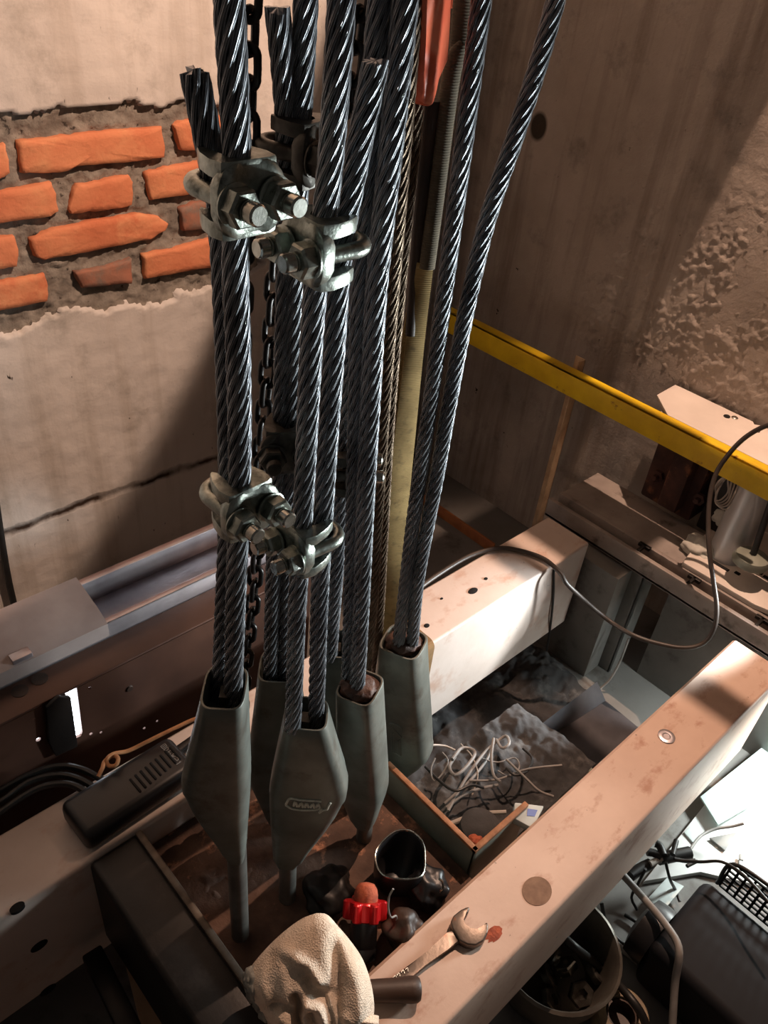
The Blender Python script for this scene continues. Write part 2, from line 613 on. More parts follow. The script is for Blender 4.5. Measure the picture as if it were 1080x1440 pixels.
bm = B()
grid_wall(bm, (WX, 1.27, -.45), (0, -1.5, 0), (0, 0, 1.75), 120, 140, lambda p: -.002 * noise.noise(p * 8) - .0012 * noise.noise(p * 30))
wall_r = struct('wall_right', bm, M['concrete'], sharp=180, origin=(WX, .5, -.3))
bm = B()
add_box(bm, (WX + .03, -1.2, -.6), (WX + .12, 1.4, 2.6))
add_box(bm, (WX, -1.2, 1.29), (WX + .05, 1.27, 2.6))
add_box(bm, (WX, -1.2, -.6), (WX + .05, -.22, 1.3))
struct('wall_slab', bm, M['concrete'], wall_r)
# broken render low on the right wall
bm = B()
q0, q1 = atx(838, 560, WX), atx(1075, 420, WX)
ya, yb, za, zb = .88, q1.y - .12, .10, .60


def rub(p):
    u, w = (ya - p.y) / (ya - yb), (p.z - za) / (zb - za)
    e = max(0, min(1, 5 * min(u, 1 - u))) * max(0, min(1, 3.5 * min(w, 1 - w)))
    n = noise.noise(p * 9) * .5 + noise.noise(p * 30) * .3 + noise.noise(p * 95) * .4 + noise.noise(p * 190) * .3
    return -.004 + e * .0075 * max(-.4, n + .1)


grid_wall(bm, (WX - .003, ya, za), (0, yb - ya, 0), (0, 0, zb - za), 150, 130, lambda p: -(-rub(p)))
struct('broken_render', bm, M['concrete'], wall_r, sharp=180)

FZ = -.30
bm = B()
add_box(bm, (-1.2, -1.2, FZ - .08), (WX + .03, WY + .05, FZ))
struct('floor', bm, M['floor'])

# ------------------------------------------------------------------ beams
NY0, NY1, BY0, BY1 = .153, .241, .532, .628


def beam(name, label, y0, y1, x0, x1, m, spots):
    t = thing(name, label, 'beam', ((x0 + x1) / 2, (y0 + y1) / 2, -.2))
    bm = B()
    # channel section: top flange, web on the -Y side, bottom flange, swept along X with rounded outer corners
    th = .009
    r = .0045
    out = []
    for k in range(6):
        a = PI / 2 + k * PI / 10
        out.append((y0 + r + r * math.cos(a), -r + r * math.sin(a)))
    for k in range(6):
        a = PI + k * PI / 10
        out.append((y0 + r + r * math.cos(a), -.2 + r + r * math.sin(a)))
    sec = [(y1 - .004, 0), ] + out + [(y1, -.2), (y1, -.2 + th), (y0 + th, -.2 + th), (y0 + th, -th), (y1, -th), (y1, -.004)]
    add_rings(bm, [[V((x, a, b)) for a, b in sec] for x in (x0, x1)])
    # stiffener plates closing the channel's mouth here and there
    for x in (x0 + .3, x1 - .04):
        add_box(bm, (x, y0 + .004, -.195), (x + .008, y1 - .004, -.005))
    ch = obj('channel', bm, m, t)
    for (px, py, rx, ry, dm) in spots:
        p = atz(px, py, 0)
        bm = B()
        n = 18
        add_rings(bm, [[V((p.x + rx * s * math.cos(2 * PI * k / n), p.y + ry * s * math.sin(2 * PI * k / n), z)) for k in range(n)] for s, z in ((1, -.004), (1, .0006), (.8, .0009))])
        obj('bolt_hole', bm, M[dm], ch)
    return t


nb = beam('steel_channel_beam', 'pale worn steel channel beam in the foreground with a wrench lying on it', NY0, NY1, -.45, 1.10, M['beam_near'], [])
bb = beam('steel_channel_beam', 'pale painted steel channel beam behind the sockets with a brown strap round it', BY0, BY1, -.6, 1.107, M['beam'],
          [(665, 831, .010, .006, 'hole'), (683, 814, .004, .003, 'hole'), (600, 880, .005, .004, 'hole'), (621, 842, .003, .002, 'hole'), (24, 1276, .008, .005, 'hole')])
bm = B()
p = atz(937, 1036, 0)
add_lathe(bm, p, UP, [(.011, -.003), (.012, .0015), (.0085, .0026), (.0055, .0022), (.0045, .001)], 24)
obj('grommet', bm, M['galv'], nb)
bm = B()
p = atz(755, 1253, 0)
n = 28
add_rings(bm, [[V((p.x + .019 * s * math.cos(2 * PI * k / n), p.y + .016 * s * math.sin(2 * PI * k / n), z)) for k in range(n)] for s, z in ((1, -.003), (1, .0006), (.9, .0007))])
setp(obj('filler_disc', bm, mat('brown_stain', (120, 92, 74), (146, 116, 94), 60, .8), nb), 'round brown patch')
for py in (1330, 1392):
    p = aty(55 + (py - 1330) * .2, py, BY0)
    bm = B()
    n = 16
    add_rings(bm, [[V((p.x + .010 * s * math.cos(2 * PI * k / n), y, p.z + .008 * s * math.sin(2 * PI * k / n))) for k in range(n)] for s, y in ((1, BY0 + .004), (1, BY0 - .0006), (.8, BY0 - .0008))])
    obj('bolt_hole', bm, M['hole'], bb)

# black cross member between the beams
t = thing('cross_member', 'black steel cross member joining the two beams left of the sockets', 'beam', (.183, .386, -.16))
bm = B()
pz = .004
add_box(bm, (.150, NY1 + .001, -.16), (.214, BY0 - .001, pz), .007, 3)
obj('box_section', bm, M['black_steel'], t)
bm = B()
add_box(bm, (.206, NY1 + .004, pz - .001), (.2145, BY0 - .004, pz + .006), .002)
setp(obj('edge_strip', bm, mat('worn_edge', (98, 88, 78), (70, 60, 52), 50, .5, .5), t), 'worn lighter edge strip')

# rusty hitch plate carrying the rods
HZ = -.04
t = thing('hitch_plate', 'rust stained hitch plate under the socket rods between the two beams', 'plate', (.36, .386, HZ - .014))
bm = B()
add_box(bm, (.215, NY1 + .001, HZ - .014), (.497, BY0 - .001, HZ), .002)
obj('base_plate', bm, M['hitch'], t)
bm = B()
grid_wall(bm, (.222, .40, HZ - .001), (.11, 0, 0), (0, .125, 0), 60, 60,
          lambda p: max(-.002, .010 * (noise.noise(p * 26) + .5 * noise.noise(p * 70) + .3 * noise.noise(p * 150)) * min(1, 22 * min(p.x - .222, .332 - p.x, p.y - .40, .525 - p.y))))
o = obj('rust_scale', bm, M['hitch'], t, sharp=180)
o['kind'] = 'stuff'

# ------------------------------------------------------------------ wire ropes
RR = .0078
N_STR = 8


def rope_bm(pts, r=RR, fray0=False, fray1=False, lay=None, hand=1):
    lay = lay or 13 * r
    path = smooth_path(pts, .0042)
    fr = frames(path)
    bm = bmesh.new()
    uvl = bm.loops.layers.uv.new('UVMap')
    per = 6
    n = N_STR * per
    c = r / (1 + math.sin(PI / N_STR))
    rs = r - c
    rings = []
    jag = [random.uniform(0, .006) for _ in range(N_STR)]
    s = 0
    L = []
    for i, (p, (t, a, b)) in enumerate(zip(path, fr)):
        if i: s += (path[i] - path[i - 1]).length
        L.append(s)
        tw = hand * 2 * PI * s / lay
        ring = []
        for k in range(n):
            lobe = k // per
            f = (k % per) / per - .5
            th = f * 2 * PI / N_STR
            rr = c * math.cos(th) + math.sqrt(max(0, rs * rs - (c * math.sin(th)) ** 2))
            ang = (lobe + .5 + f) * 2 * PI / N_STR + tw
            q = p + a * (rr * math.cos(ang)) + b * (rr * math.sin(ang))
            if fray1 and i == len(path) - 1: q = q + t * jag[lobe]
            if fray0 and i == 0: q = q - t * jag[lobe]
            ring.append(q)
        rings.append(ring)
    vs = [[bm.verts.new(q) for q in ring] for ring in rings]
    for i in range(len(vs) - 1):
        for k in range(n):
            k2 = (k + 1) % n
            f = bm.faces.new((vs[i][k], vs[i][k2], vs[i + 1][k2], vs[i + 1][k]))
            for lp, (u, w) in zip(f.loops, ((L[i], k), (L[i], k + 1), (L[i + 1], k + 1), (L[i + 1], k))):
                lp[uvl].uv = (u * 1.0, w / n)
    for ring, t in ((vs[0], -fr[0][0]), (vs[-1], fr[-1][0])):
        c0 = bm.verts.new(sum((v.co for v in ring), V()) / n + t * .001)
        for k in range(n): bm.faces.new((ring[k], ring[(k + 1) % n], c0))
    return bm


def wire_rope(label, live, tail, Yl, Yt, m='rope', r=RR, cut_top=False):
    """live and tail: lists of (px, py) or (px, py, Y) from bottom to top"""
    conv = lambda L, Y: [aty(q[0], q[1], q[2] if len(q) > 2 else Y) for q in L]
    P = conv(live, Yl)
    t = thing('wire_rope', label, 'rope', P[0])
    obj('standing_part', rope_bm(P, r, fray1=cut_top), M[m], t, sharp=75)
    if tail:
        setp(obj('dead_end', rope_bm(conv(tail, Yt), r, fray1=True), M[m], t, sharp=75), 'dead end of the rope with a cut top')
    return t


# left front rope with two clips
LIVE1 = [(326, 1000), (328, 960), (331, 850), (335, 740), (337, 640), (335, 500), (331, 380), (333, 250), (330, 150), (324, 40), (321, -40)]
TAIL1 = [(306, 1000, .392), (310, 960, .391), (316, 850, .391), (321, 740, .391), (322, 640, .391), (319, 500, .391), (315, 380, .391), (308, 280, .391), (295, 210, .393), (285, 160, .397), (274, 106, .402)]
wire_rope('dark wire rope nearest the brick wall with cut tail leaning left above its clip', LIVE1, TAIL1, .372, .39)
LIVE2 = [(411, 1025), (413, 990), (418, 850), (426, 720), (432, 600), (438, 480), (445, 390), (457, 300), (467, 200), (477, 60), (482, -40)]
TAIL2 = [(443, 1025), (445, 990), (449, 850), (455, 720), (462, 600), (469, 500), (475, 400), (482, 330), (493, 270), (510, 180), (527, 94)]
wire_rope('wire rope with cut tail leaning right from the front clips, foremost of the bundle', LIVE2, TAIL2, .372, .372)
LIVE3 = [(398, 955), (399, 930), (402, 800), (408, 640), (412, 500), (414, 400), (420, 215), (425, 110), (432, -40)]
TAIL3 = [(380, 955), (381, 930), (385, 800), (394, 640), (399, 500), (402, 400), (404, 215), (400, 120), (391, 22)]
wire_rope('shadowed wire rope second from the left, short cut tail high above its dark clip', LIVE3, TAIL3, .445, .45)
LIVE4 = [(501, 990), (503, 955), (508, 850), (514, 700), (521, 560), (529, 410), (541, 290), (556, 150), (574, -40)]
TAIL4 = [(488, 990), (490, 955), (494, 850), (499, 700), (502, 600), (508, 420), (516, 280), (527, 110), (539, -40)]
wire_rope('wire rope pair in the middle running into the brown topped socket', LIVE4, TAIL4, .375, .39)
wire_rope('wire rope half hidden behind the front pair, running into the socket at the rear',
          [(464, 925), (466, 890), (477, 740), (488, 600), (498, 470), (509, 330), (520, 200), (537, -40)], None, .43, .43)
wire_rope('thin brownish wire rope left of the orange hook, nearer the middle ropes', [(500, 1070), (521, 880), (529, 760), (538, 600), (551, 420), (568, 200), (585, -40)], None, .47, 0, 'rope_rust', .0066)
wire_rope('thin brownish wire rope touching the orange hook on its left', [(520, 1060), (532, 880), (538, 760), (546, 600), (560, 420), (581, 200), (604, -40)], None, .485, 0, 'rope_rust', .0066)
wire_rope('rightmost wire rope, its cut tail leaning far right against the bare wall',
          [(560, 935), (561, 900), (568, 840), (580, 740), (593, 650), (606, 560), (620, 450), (638, 310), (651, 210), (666, 90), (682, -40)],
          [(578, 940), (580, 900), (587, 820), (601, 740), (616, 660), (633, 560), (653, 450), (668, 380), (688, 300), (725, 190), (757, 90), (781, 2)], .45, .44)


# ------------------------------------------------------------------ wedge sockets
def socket(label, Y, top, bot, rod_end, st, th, mcol='socket', rot=0, rodr=.0098):
    """top, bot: body ends in px; st: (fraction from bottom, left px, right px) half widths"""
    pt, pb = aty(*top, Y), aty(*bot, Y)
    ax = (pt - pb).normalized()
    u = (Matrix.Rotation(math.radians(rot), 3, 'Z') @ RIGHT)
    u = (u - ax * u.dot(ax)).normalized()
    n = u.cross(ax).normalized()
    if n.dot(CAM - pb) < 0: n = -n
    pr = aty(*rod_end, Y) if rod_end else None
    base = V((pb.x, pb.y, HZ)) if pr is None else V((pr.x, pr.y, HZ))
    t = thing('wedge_socket', label, 'socket', base)
    # interpolate stations
    S = []
    for i in range(len(st) - 1):
        f0, l0, r0 = st[i]
        f1, l1, r1 = st[i + 1]
        for k in range(5):
            a = k / 5
            S.append((f0 + (f1 - f0) * a, l0 + (l1 - l0) * a, r0 + (r1 - r0) * a))
    S.append(st[-1])
    # light smoothing of the outline
    for _ in range(1):
        S = [S[0]] + [tuple(S[i][0:1]) + tuple((S[i - 1][j] + 2 * S[i][j] + S[i + 1][j]) / 4 for j in (1, 2)) for i in range(1, len(S) - 1)] + [S[-1]]
    L = (pt - pb).length

    def ring(f, l, r, k=1.0, dz=0.0):
        c = pb + ax * (L * f + dz)
        sc = depth(c) / FPX
        l, r = l * sc, r * sc
        mid, hw = (r - l) / 2, (r + l) / 2
        hw *= k
        ht = th / 2 * (.62 + .38 * min(1, f * 3)) * k
        out = []
        for j in range(40):
            a = 2 * PI * j / 40
            ca, sa = math.cos(a), math.sin(a)
            out.append(c + u * (mid + hw * math.copysign(abs(ca) ** .42, ca)) + n * (ht * math.copysign(abs(sa) ** .55, sa)))
        return out
    bm = B()
    R_ = [ring(*s) for s in S]
    f, l, r = S[-1]
    R_ += [ring(f, l, r, .97, .0015), ring(f, l, r, .90, .0015), ring(f, l, r, .86, -.002), ring(f, l, r, .84, -.03)]
    add_rings(bm, R_)
    bd = obj('body', bm, M[mcol], t, sharp=50)
    bm = B()
    w0 = pb + ax * (L - .03)
    add_prism(bm, [w0 + u * -.004 + n * -.006, w0 + u * .004 + n * -.006, w0 + u * .004 + n * .006, w0 + u * -.004 + n * .006], ax * .026)
    obj('wedge', bm, M['zinc_dark'], t)
    if pr is not None:
        bm = B()
        add_cyl(bm, V((pr.x, pr.y, HZ - .02)), pb + ax * .012, rodr, seg=24)
        obj('rod', bm, M['rod'], t)
    return t, pb, ax, u, n, L, bd


socket('dark wedge socket at the far left, hollow top, bulging left', .375, (316, 968), (333, 1197), (338, 1312),
       [(0, 12, 12), (.06, 16, 14), (.48, 66, 26), (.56, 67, 27), (1, 31, 31)], .046)
t2, pb, ax, u, n, L, bd2 = socket('wedge socket in front with pale raised lettering low on its face', .375, (431, 1004), (404, 1208), (403, 1290),
       [(0, 14, 14), (.05, 20, 20), (.52, 38, 70), (.62, 38, 71), (1, 31, 31)], .042)
fp = pb + n * .0212


def scribble(t, strokes, r, m, p0, n):
    bm = B()
    for s in strokes:
        add_tube(bm, [atp(x, y, p0, n) for x, y in s], r, 6, .002)
    return obj('maker_mark', bm, m, t)


scribble(bd2, [[(402, 1131), (408, 1123), (422, 1125), (438, 1126), (452, 1127)], [(402, 1132), (410, 1137), (424, 1139), (440, 1139), (450, 1137)],
              [(413, 1133), (415, 1127), (418, 1134)], [(420, 1134), (424, 1129), (426, 1135)], [(429, 1135), (431, 1129), (434, 1135)], [(437, 1135), (440, 1130), (442, 1136)],
              [(445, 1135), (447, 1130), (450, 1136)], [(450, 1142), (455, 1139), (460, 1138), (462, 1133), (465, 1129)], [(452, 1137), (449, 1143)]], .0013, M['socket_mark'], fp, n)
socket('shadowed wedge socket behind the left and front sockets', .45, (391, 938), (392, 1150), (398, 1215),
       [(0, 13, 13), (.06, 18, 18), (.35, 42, 50), (.5, 42, 48), (1, 27, 27)], .044, 'socket')
socket('wedge socket mostly hidden at the rear, pale top showing between two ropes', .437, (474, 906), (472, 1110), (466, 1215),
       [(0, 13, 13), (.06, 18, 18), (.4, 34, 34), (.55, 32, 30), (1, 20, 19)], .04, 'socket')
t4 = socket('tall wedge socket right of the lettered one, brown grease on its top', .375, (506, 966), (514, 1155), (513, 1178),
       [(0, 12, 12), (.05, 20, 16), (.30, 36, 32), (.40, 36, 33), (1, 29, 29)], .042, 'socket', -24)[0]
t5, pb, ax, u, n, L, bd5 = socket('wedge socket furthest right, next to the brown beam strap', .45, (567, 903), (547, 1100), None,
       [(0, 12, 10), (.05, 20, 14), (.33, 36, 56), (.38, 36, 56), (1, 30, 31)], .05, 'socket', -24)
bm = B()
pbx = aty(547, 1095, .45)
add_cyl(bm, (pbx.x, pbx.y, HZ - .02), pbx, .0098, seg=24)
obj('rod', bm, M['rod'], t5)
fp = pb + n * .0252
for (tt, px, py, Y, rr) in ((t4, 506, 964, .375, .019), (t5, 568, 901, .45, .021)):
    bm = B()
    c0 = aty(px, py, Y) + V((0, 0, -.004))
    bmesh.ops.create_icosphere(bm, subdivisions=4, radius=rr)
    for v in bm.verts:
        d = 1 + .16 * noise.noise(v.co / rr * 2.4) + .08 * noise.noise(v.co / rr * 7)
        q = v.co * d
        v.co = c0 + RIGHT * (q.x * 1.05) + FWD * (q.y * .85) + UP * (q.z * .55)
    setp(obj('grease_fill', bm, M['grease'], tt, sharp=180), 'brown grease packed in the socket mouth')
scribble(bd5, [[(547, 1018), (552, 1017), (565, 1024), (565, 1034)], [(549, 1020), (556, 1028), (565, 1037)], [(550, 1029), (550, 1056)], [(553, 1030), (553, 1056)],
              [(562, 1040), (564, 1062)], [(553, 1057), (563, 1063)], [(560, 1041), (561, 1060)]], .0011, M['socket'], fp, n)


# ------------------------------------------------------------------ rope clips
def clip(label, c, w, r=RR, ga=.0165, m='zinc', nutm='bolt', sc=1.0, group=None, tilt=0):
    """c: point midway between the two ropes; w: direction from bend to nuts; ropes along z"""
    w = V(w).normalized()
    z = UP
    v = z.cross(w).normalized()
    if tilt: 
        q = Matrix.Rotation(math.radians(tilt), 3, w)
        z, v = q @ z, q @ v
    base = c - z * .02
    t = thing('rope_clip', label, 'clip', base, group)
    mt = basis(c, w, v, z)
    rb = .0052 * sc
    hv = (r + rb) * 1.02
    tipw = .041 * sc
    # u-bolt: legs from the tips round the tail rope
    bm = B()
    pts = [(tipw, hv), (.02, hv), (0, hv), (-.008, hv)]
    for k in range(1, 8):
        a = PI * k / 8
        pts.append((-.008 - (hv) * math.sin(a) * 1.02, hv * math.cos(a)))
    pts += [(-.008, -hv), (0, -hv), (.02, -hv), (tipw, -hv)]
    add_tube(bm, [mt @ V((a, b, 0)) for a, b in pts], rb, 14, .003)
    ub = obj('u_bolt', bm, M[m], t)
    # threaded tips
    for s in (1, -1):
        bm = B()
        add_cyl(bm, mt @ V((tipw - .004, s * hv, 0)), mt @ V((tipw + .003, s * hv, 0)), rb * 1.12, seg=20, ch=.001)
        for k in range(5):
            add_cyl(bm, mt @ V((.0335 * sc + k * .0018, s * hv, 0)), mt @ V((.0344 * sc + k * .0018, s * hv, 0)), rb * 1.10, seg=18)
        obj('bolt_tip', bm, M[nutm], ub)
    # cast saddle: a thick block the legs pass through, with grooved flanges above and below
    V1 = hv + rb * 1.7

    def blk(zz, k, kw):
        pr = []
        for a, b in ((.0110, .86), (.0160, 1), (.0215, 1), (.0240, .86), (.0240, .62), (.0222, .34), (.0222, -.34), (.0240, -.62), (.0240, -.86), (.0215, -1), (.0160, -1), (.0110, -.86), (.0125, -.3), (.0125, .3)):
            pr.append(mt @ V(((.017 + (a - .017) * k) * sc, b * V1 * kw, zz * sc)))
        return pr
    bm = B()
    add_rings(bm, [blk(zz, k, kw) for zz, k, kw in ((-.0185, .55, .60), (-.0165, .72, .74), (-.012, .85, .9), (-.007, 1, 1), (.007, 1, 1), (.012, .85, .9), (.0165, .72, .74), (.0185, .55, .60))])
    bmesh.ops.triangulate(bm, faces=[f for f in bm.faces if len(f.verts) > 4])
    sd = obj('saddle', bm, M[m], t, sharp=38)
    for zc in (.0155, -.0155):
        bm = B()
        rg = []
        pr = [(.0205, .62), (.019, .80), (.010, .86), (-.002, .72), (-.010, .52), (-.011, .44)]
        full = [(a, b * V1) for a, b in pr]
        inner = [(-.008, r * .98), (.004, r * 1.0), (.011, r * .8), (.0145, r * .35), (.0145, -r * .35), (.011, -r * .8), (.004, -r * 1.0), (-.008, -r * .98)]
        loop = full + inner + [(a, -b) for a, b in full[::-1]]
        for dz, k in ((-.0042, .985), (-.0030, 1), (.0030, 1), (.0042, .975)):
            rg.append([mt @ V((a * sc * k, b * k, zc * sc + dz)) for a, b in loop])
        add_rings(bm, rg)
        bmesh.ops.triangulate(bm, faces=[f for f in bm.faces if len(f.verts) > 4])
        obj('flange', bm, M[m], sd, sharp=38)
    # round shoulder lumps on the tail side, as cast
    for s in (1, -1):
        bm = B()
        o = mt @ V((.0236 * sc, s * hv, 0))
        add_lathe(bm, o, w, [(rb * 2.15, 0), (rb * 2.2, .0012), (rb * 1.9, .0018)], 24)
        o2 = o + w * .0018
        add_lathe(bm, o2, w, [(rb * 1.95, 0), (rb * 2.05, .0008), (rb * 2.05, .0075), (rb * 1.8, .009), (rb * 1.1, .009)], 6)
        obj('nut', bm, M[m], t, sharp=30)
    return t


mid = lambda a, b, Ya, Yb: (aty(*a, Ya) + aty(*b, Yb)) / 2
clip('rope clip high on the rope nearest the bricks, both nuts facing out', mid((333, 265), (307, 265), .372, .391), (.05, -1, 0), sc=1.0)
clip('rope clip low on the rope nearest the bricks, greenish cast body', mid((336, 700), (321, 700), .372, .391), (.05, -1, 0), sc=1.0)
clip('rope clip high on the front ropes, bend pointing right', mid((449, 345), (480, 345), .372, .372), (-1, .05, 0), sc=1.0)
clip('rope clip low on the front ropes, bend pointing right just above the sockets', mid((424, 757), (453, 757), .372, .372), (-1, .05, 0), sc=1.0)
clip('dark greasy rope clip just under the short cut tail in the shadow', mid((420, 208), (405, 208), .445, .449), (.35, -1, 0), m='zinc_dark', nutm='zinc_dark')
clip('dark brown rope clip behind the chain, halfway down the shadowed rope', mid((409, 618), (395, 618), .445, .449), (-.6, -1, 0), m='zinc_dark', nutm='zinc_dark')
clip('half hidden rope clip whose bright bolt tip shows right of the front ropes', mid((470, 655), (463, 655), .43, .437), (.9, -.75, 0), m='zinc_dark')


# ------------------------------------------------------------------ chains
def chain(label, pts, Y, pitch=.0185, wr=.0027, wd=.0062):
    path = smooth_path([aty(x, y, Y) for x, y in pts], .001)
    t = thing('link_chain', label, 'chain', path[-1])
    L = [0]
    for a, b in zip(path[:-1], path[1:]): L.append(L[-1] + (b - a).length)
    n = int(L[-1] / pitch)
    j = 0
    for i in range(n):
        s = (i + .5) * pitch
        while L[j + 1] < s: j += 1
        p = path[j]
        tg = (path[min(j + 8, len(path) - 1)] - path[max(0, j - 8)]).normalized()
        a0 = RIGHT - tg * RIGHT.dot(tg)
        a0.normalize()
        b0 = tg.cross(a0)
        ang = (PI / 2 * (i % 2)) + .35 + random.uniform(-.15, .15)
        side = a0 * math.cos(ang) + b0 * math.sin(ang)
        hl = pitch / 2 + wr - wd
        loop = []
        for k in range(24):
            a = 2 * PI * k / 24
            loop.append(p + side * (wd * math.cos(a)) + tg * (wd * math.sin(a) + (hl if math.sin(a) > 1e-6 else -hl if math.sin(a) < -1e-6 else 0)))
        bm = B()
        nrm = tg.cross(side)
        rings = []
        for k in range(24):
            tt = (loop[(k + 1) % 24] - loop[k - 1]).normalized()
            x = nrm
            y = tt.cross(x)
            rings.append([loop[k] + x * (wr * math.cos(2 * PI * q / 8)) + y * (wr * math.sin(2 * PI * q / 8)) for q in range(8)])
        add_rings(bm, rings, closed=True)
        obj('link', bm, M['chain'], t, sharp=180)
    return t


chain('dark steel chain hanging between the two left ropes down to the sockets', [(400, 250), (388, 370), (380, 480), (372, 570), (365, 650), (362, 740), (358, 820), (350, 890), (344, 945), (340, 1000), (336, 1060), (334, 1110)], .5)
chain('dark steel chain just right of the rope nearest the bricks', [(352, -30), (350, 60), (349, 150), (347, 230), (344, 330), (340, 450), (338, 560), (336, 640)], .47)
chain('dark steel chain at the top edge, right of the front rope', [(509, -30), (503, 30), (496, 90), (489, 150), (480, 240)], .44)

# ------------------------------------------------------------------ hook and sling
YH = .47
t = thing('lifting_hook', 'orange painted lifting hook hanging at the top of the picture', 'hook', aty(606, 150, YH))
bm = B()
poly = [(601, -60), (601, 0), (599, 60), (597, 100), (596, 135), (599, 147), (605, 151), (611, 147), (613, 132), (615, 112), (619, 101), (630, 90), (632, 78), (632, 50), (634, 0), (636, -60)]
hn = V((.35, -.937, 0))
h0 = aty(606, 150, YH)
add_prism(bm, [atp(x, y, h0, hn) for x, y in poly], hn * -.014, .004, 3)
obj('hook_body', bm, M['orange'], t, sharp=60)
bm = B()
add_prism(bm, [atp(x, y, h0 - hn * .035, hn) for x, y in [(640, -50), (641, 0), (650, 14), (655, 18), (660, 0), (662, -50)]], hn * -.012, .003, 3)
obj('hook_cheek', bm, M['orange'], t, sharp=60)

t = thing('lifting_sling', 'tan webbing lifting sling hung from the orange hook down to the rear beam', 'sling', V((.69, .58, 0)))
bm = B()
sl = [(650, 62), (642, 76), (634, 110), (626, 170), (615, 260), (606, 330), (600, 376)]
add_tube(bm, [aty(x, y, YH + .02) for x, y in sl], lambda f: .0075 * min(1, .5 + 8 * f), 16, .006)
setp(obj('sleeve', bm, M['sleeve'], t), 'dark ribbed protective sleeve')
bm = B()
add_tube(bm, [aty(x, y, YH + .03) for x, y in [(654, -20), (650, 30), (646, 75), (640, 90)]], .0085, 14, .006)
obj('sleeve', bm, M['sleeve'], t)
bm = B()
add_tube(bm, [aty(x, y, YH + .03) for x, y in [(607, 140), (601, 200), (592, 290), (584, 380), (577, 470)]], lambda f: .0085 - .003 * f, 12, .006)
setp(obj('sleeve', bm, M['handle'], t), 'black sleeve on the rear leg')


def strap(px, Y0, Y1, hw, thick, m, parent, name='webbing_leg', dirr=RIGHT):
    n = len(px)
    P = [aty(x, y, Y0 + (Y1 - Y0) * i / (n - 1)) for i, (x, y) in enumerate(px)]
    path = smooth_path(P, .008)
    rings = []
    for i, p in enumerate(path):
        f = i / (len(path) - 1)
        k = f * (len(hw) - 1)
        j = min(int(k), len(hw) - 2)
        w = (hw[j] + (hw[j + 1] - hw[j]) * (k - j)) * depth(p) / FPX
        tw = .35 * math.sin(f * 5)
        d = (dirr * math.cos(tw) + FWD * math.sin(tw))
        nn = d.cross(UP).normalized() * thick
        rings.append([p - d * w - nn * .4, p - d * w * .5 - nn, p + d * w * .5 - nn, p + d * w - nn * .4, p + d * w + nn * .4, p + d * w * .5 + nn, p - d * w * .5 + nn, p - d * w + nn * .4])
    bm = B()
    add_rings(bm, rings)
    return obj(name, bm, m, parent)


strap([(598, 370), (585, 470), (573, 580), (562, 680), (551, 780), (544, 850), (536, 930), (532, 1000)], YH + .02, .527, [12, 14, 16, 17, 18, 16, 12, 9], .0018, M['webbing'], t)
strap([(577, 440), (565, 520), (551, 620), (541, 720), (536, 820), (531, 930), (527, 1000)], YH + .03, .53, [6, 6, 7, 6, 6, 6, 6], .0016, M['webbing'], t)
# turn of webbing round the rear beam
bm = B()
xa, xb = .668, .706
g = .004
prof = []
rr = .012
for (cy, cz, a0) in ((BY1 + g - rr, g - rr, 0), (BY0 - g + rr, g - rr, PI / 2), (BY0 - g + rr, -.2 - g + rr, PI), (BY1 + g - rr, -.2 - g + rr, 3 * PI / 2)):
    for k in range(6):
        a = a0 + PI / 2 * k / 5
        prof.append((cy + rr * math.cos(a), cz + rr * math.sin(a), math.cos(a), math.sin(a)))
rings = []
for (y, z, cy, cz) in prof:
    rings.append([V((xa, y, z)), V((xb, y, z)), V((xb, y - cy * .003, z - cz * .003)), V((xa, y - cy * .003, z - cz * .003))])
add_rings(bm, rings, closed=True)
setp(obj('beam_turn', bm, m_web('brown_webbing', (150, 116, 76), (120, 92, 58)), t), 'brown turn of webbing round the beam')

# ------------------------------------------------------------------ frame, rail and things at the right
LX = 1.15
t = thing('slotted_frame_rail', 'grey slotted frame rail running across the beam ends', 'rail', (1.21, .3, -.05))
bm = B()
add_box(bm, (LX, -.1, -.035), (LX + .010, .66, .004), .002)
add_box(bm, (LX, -.1, -.035), (LX + .095, .66, -.028), .001)
add_box(bm, (LX + .036, -.1, -.035), (LX + .046, .66, .002), .002)
add_box(bm, (LX + .042, -.1, -.010), (LX + .165, .66, -.001), .001)
obj('channel', bm, M['ledge'], t)
for (px, py) in ((902, 772), (972, 818), (1068, 876)):
    p = atz(px, py, 0)
    bm = B()
    add_box(bm, (p.x - .016, p.y - .003, -.002), (p.x + .012, p.y + .003, .005), .001)
    add_box(bm, (p.x + .006, p.y - .012, -.002), (p.x + .014, p.y + .012, .005), .001)
    obj('slot_bolt', bm, M['black_steel'], t)
t = thing('cover_plate', 'pale slotted cover plate on the frame rail under the white cylinder', 'plate', (1.28, .25, 0))
bm = B()
add_prism(bm, [atz(x, y, .012) for x, y in [(960, 790), (1000, 740), (1095, 745), (1110, 870), (1062, 850)]], V((0, 0, -.010)), .0015)
obj('sheet', bm, M['white_plate'], t)
for (px, py, a, b) in ((1012, 795, .018, .004), (1037, 806, .005, .004), (1068, 805, .006, .004), (1078, 812, .006, .004)):
    p = atz(px, py, .0125)
    bm = B()
    add_box(bm, (p.x - b, p.y - a, .010), (p.x + b, p.y + a, .0132), .001)
    obj('slot', bm, M['hole'], t)

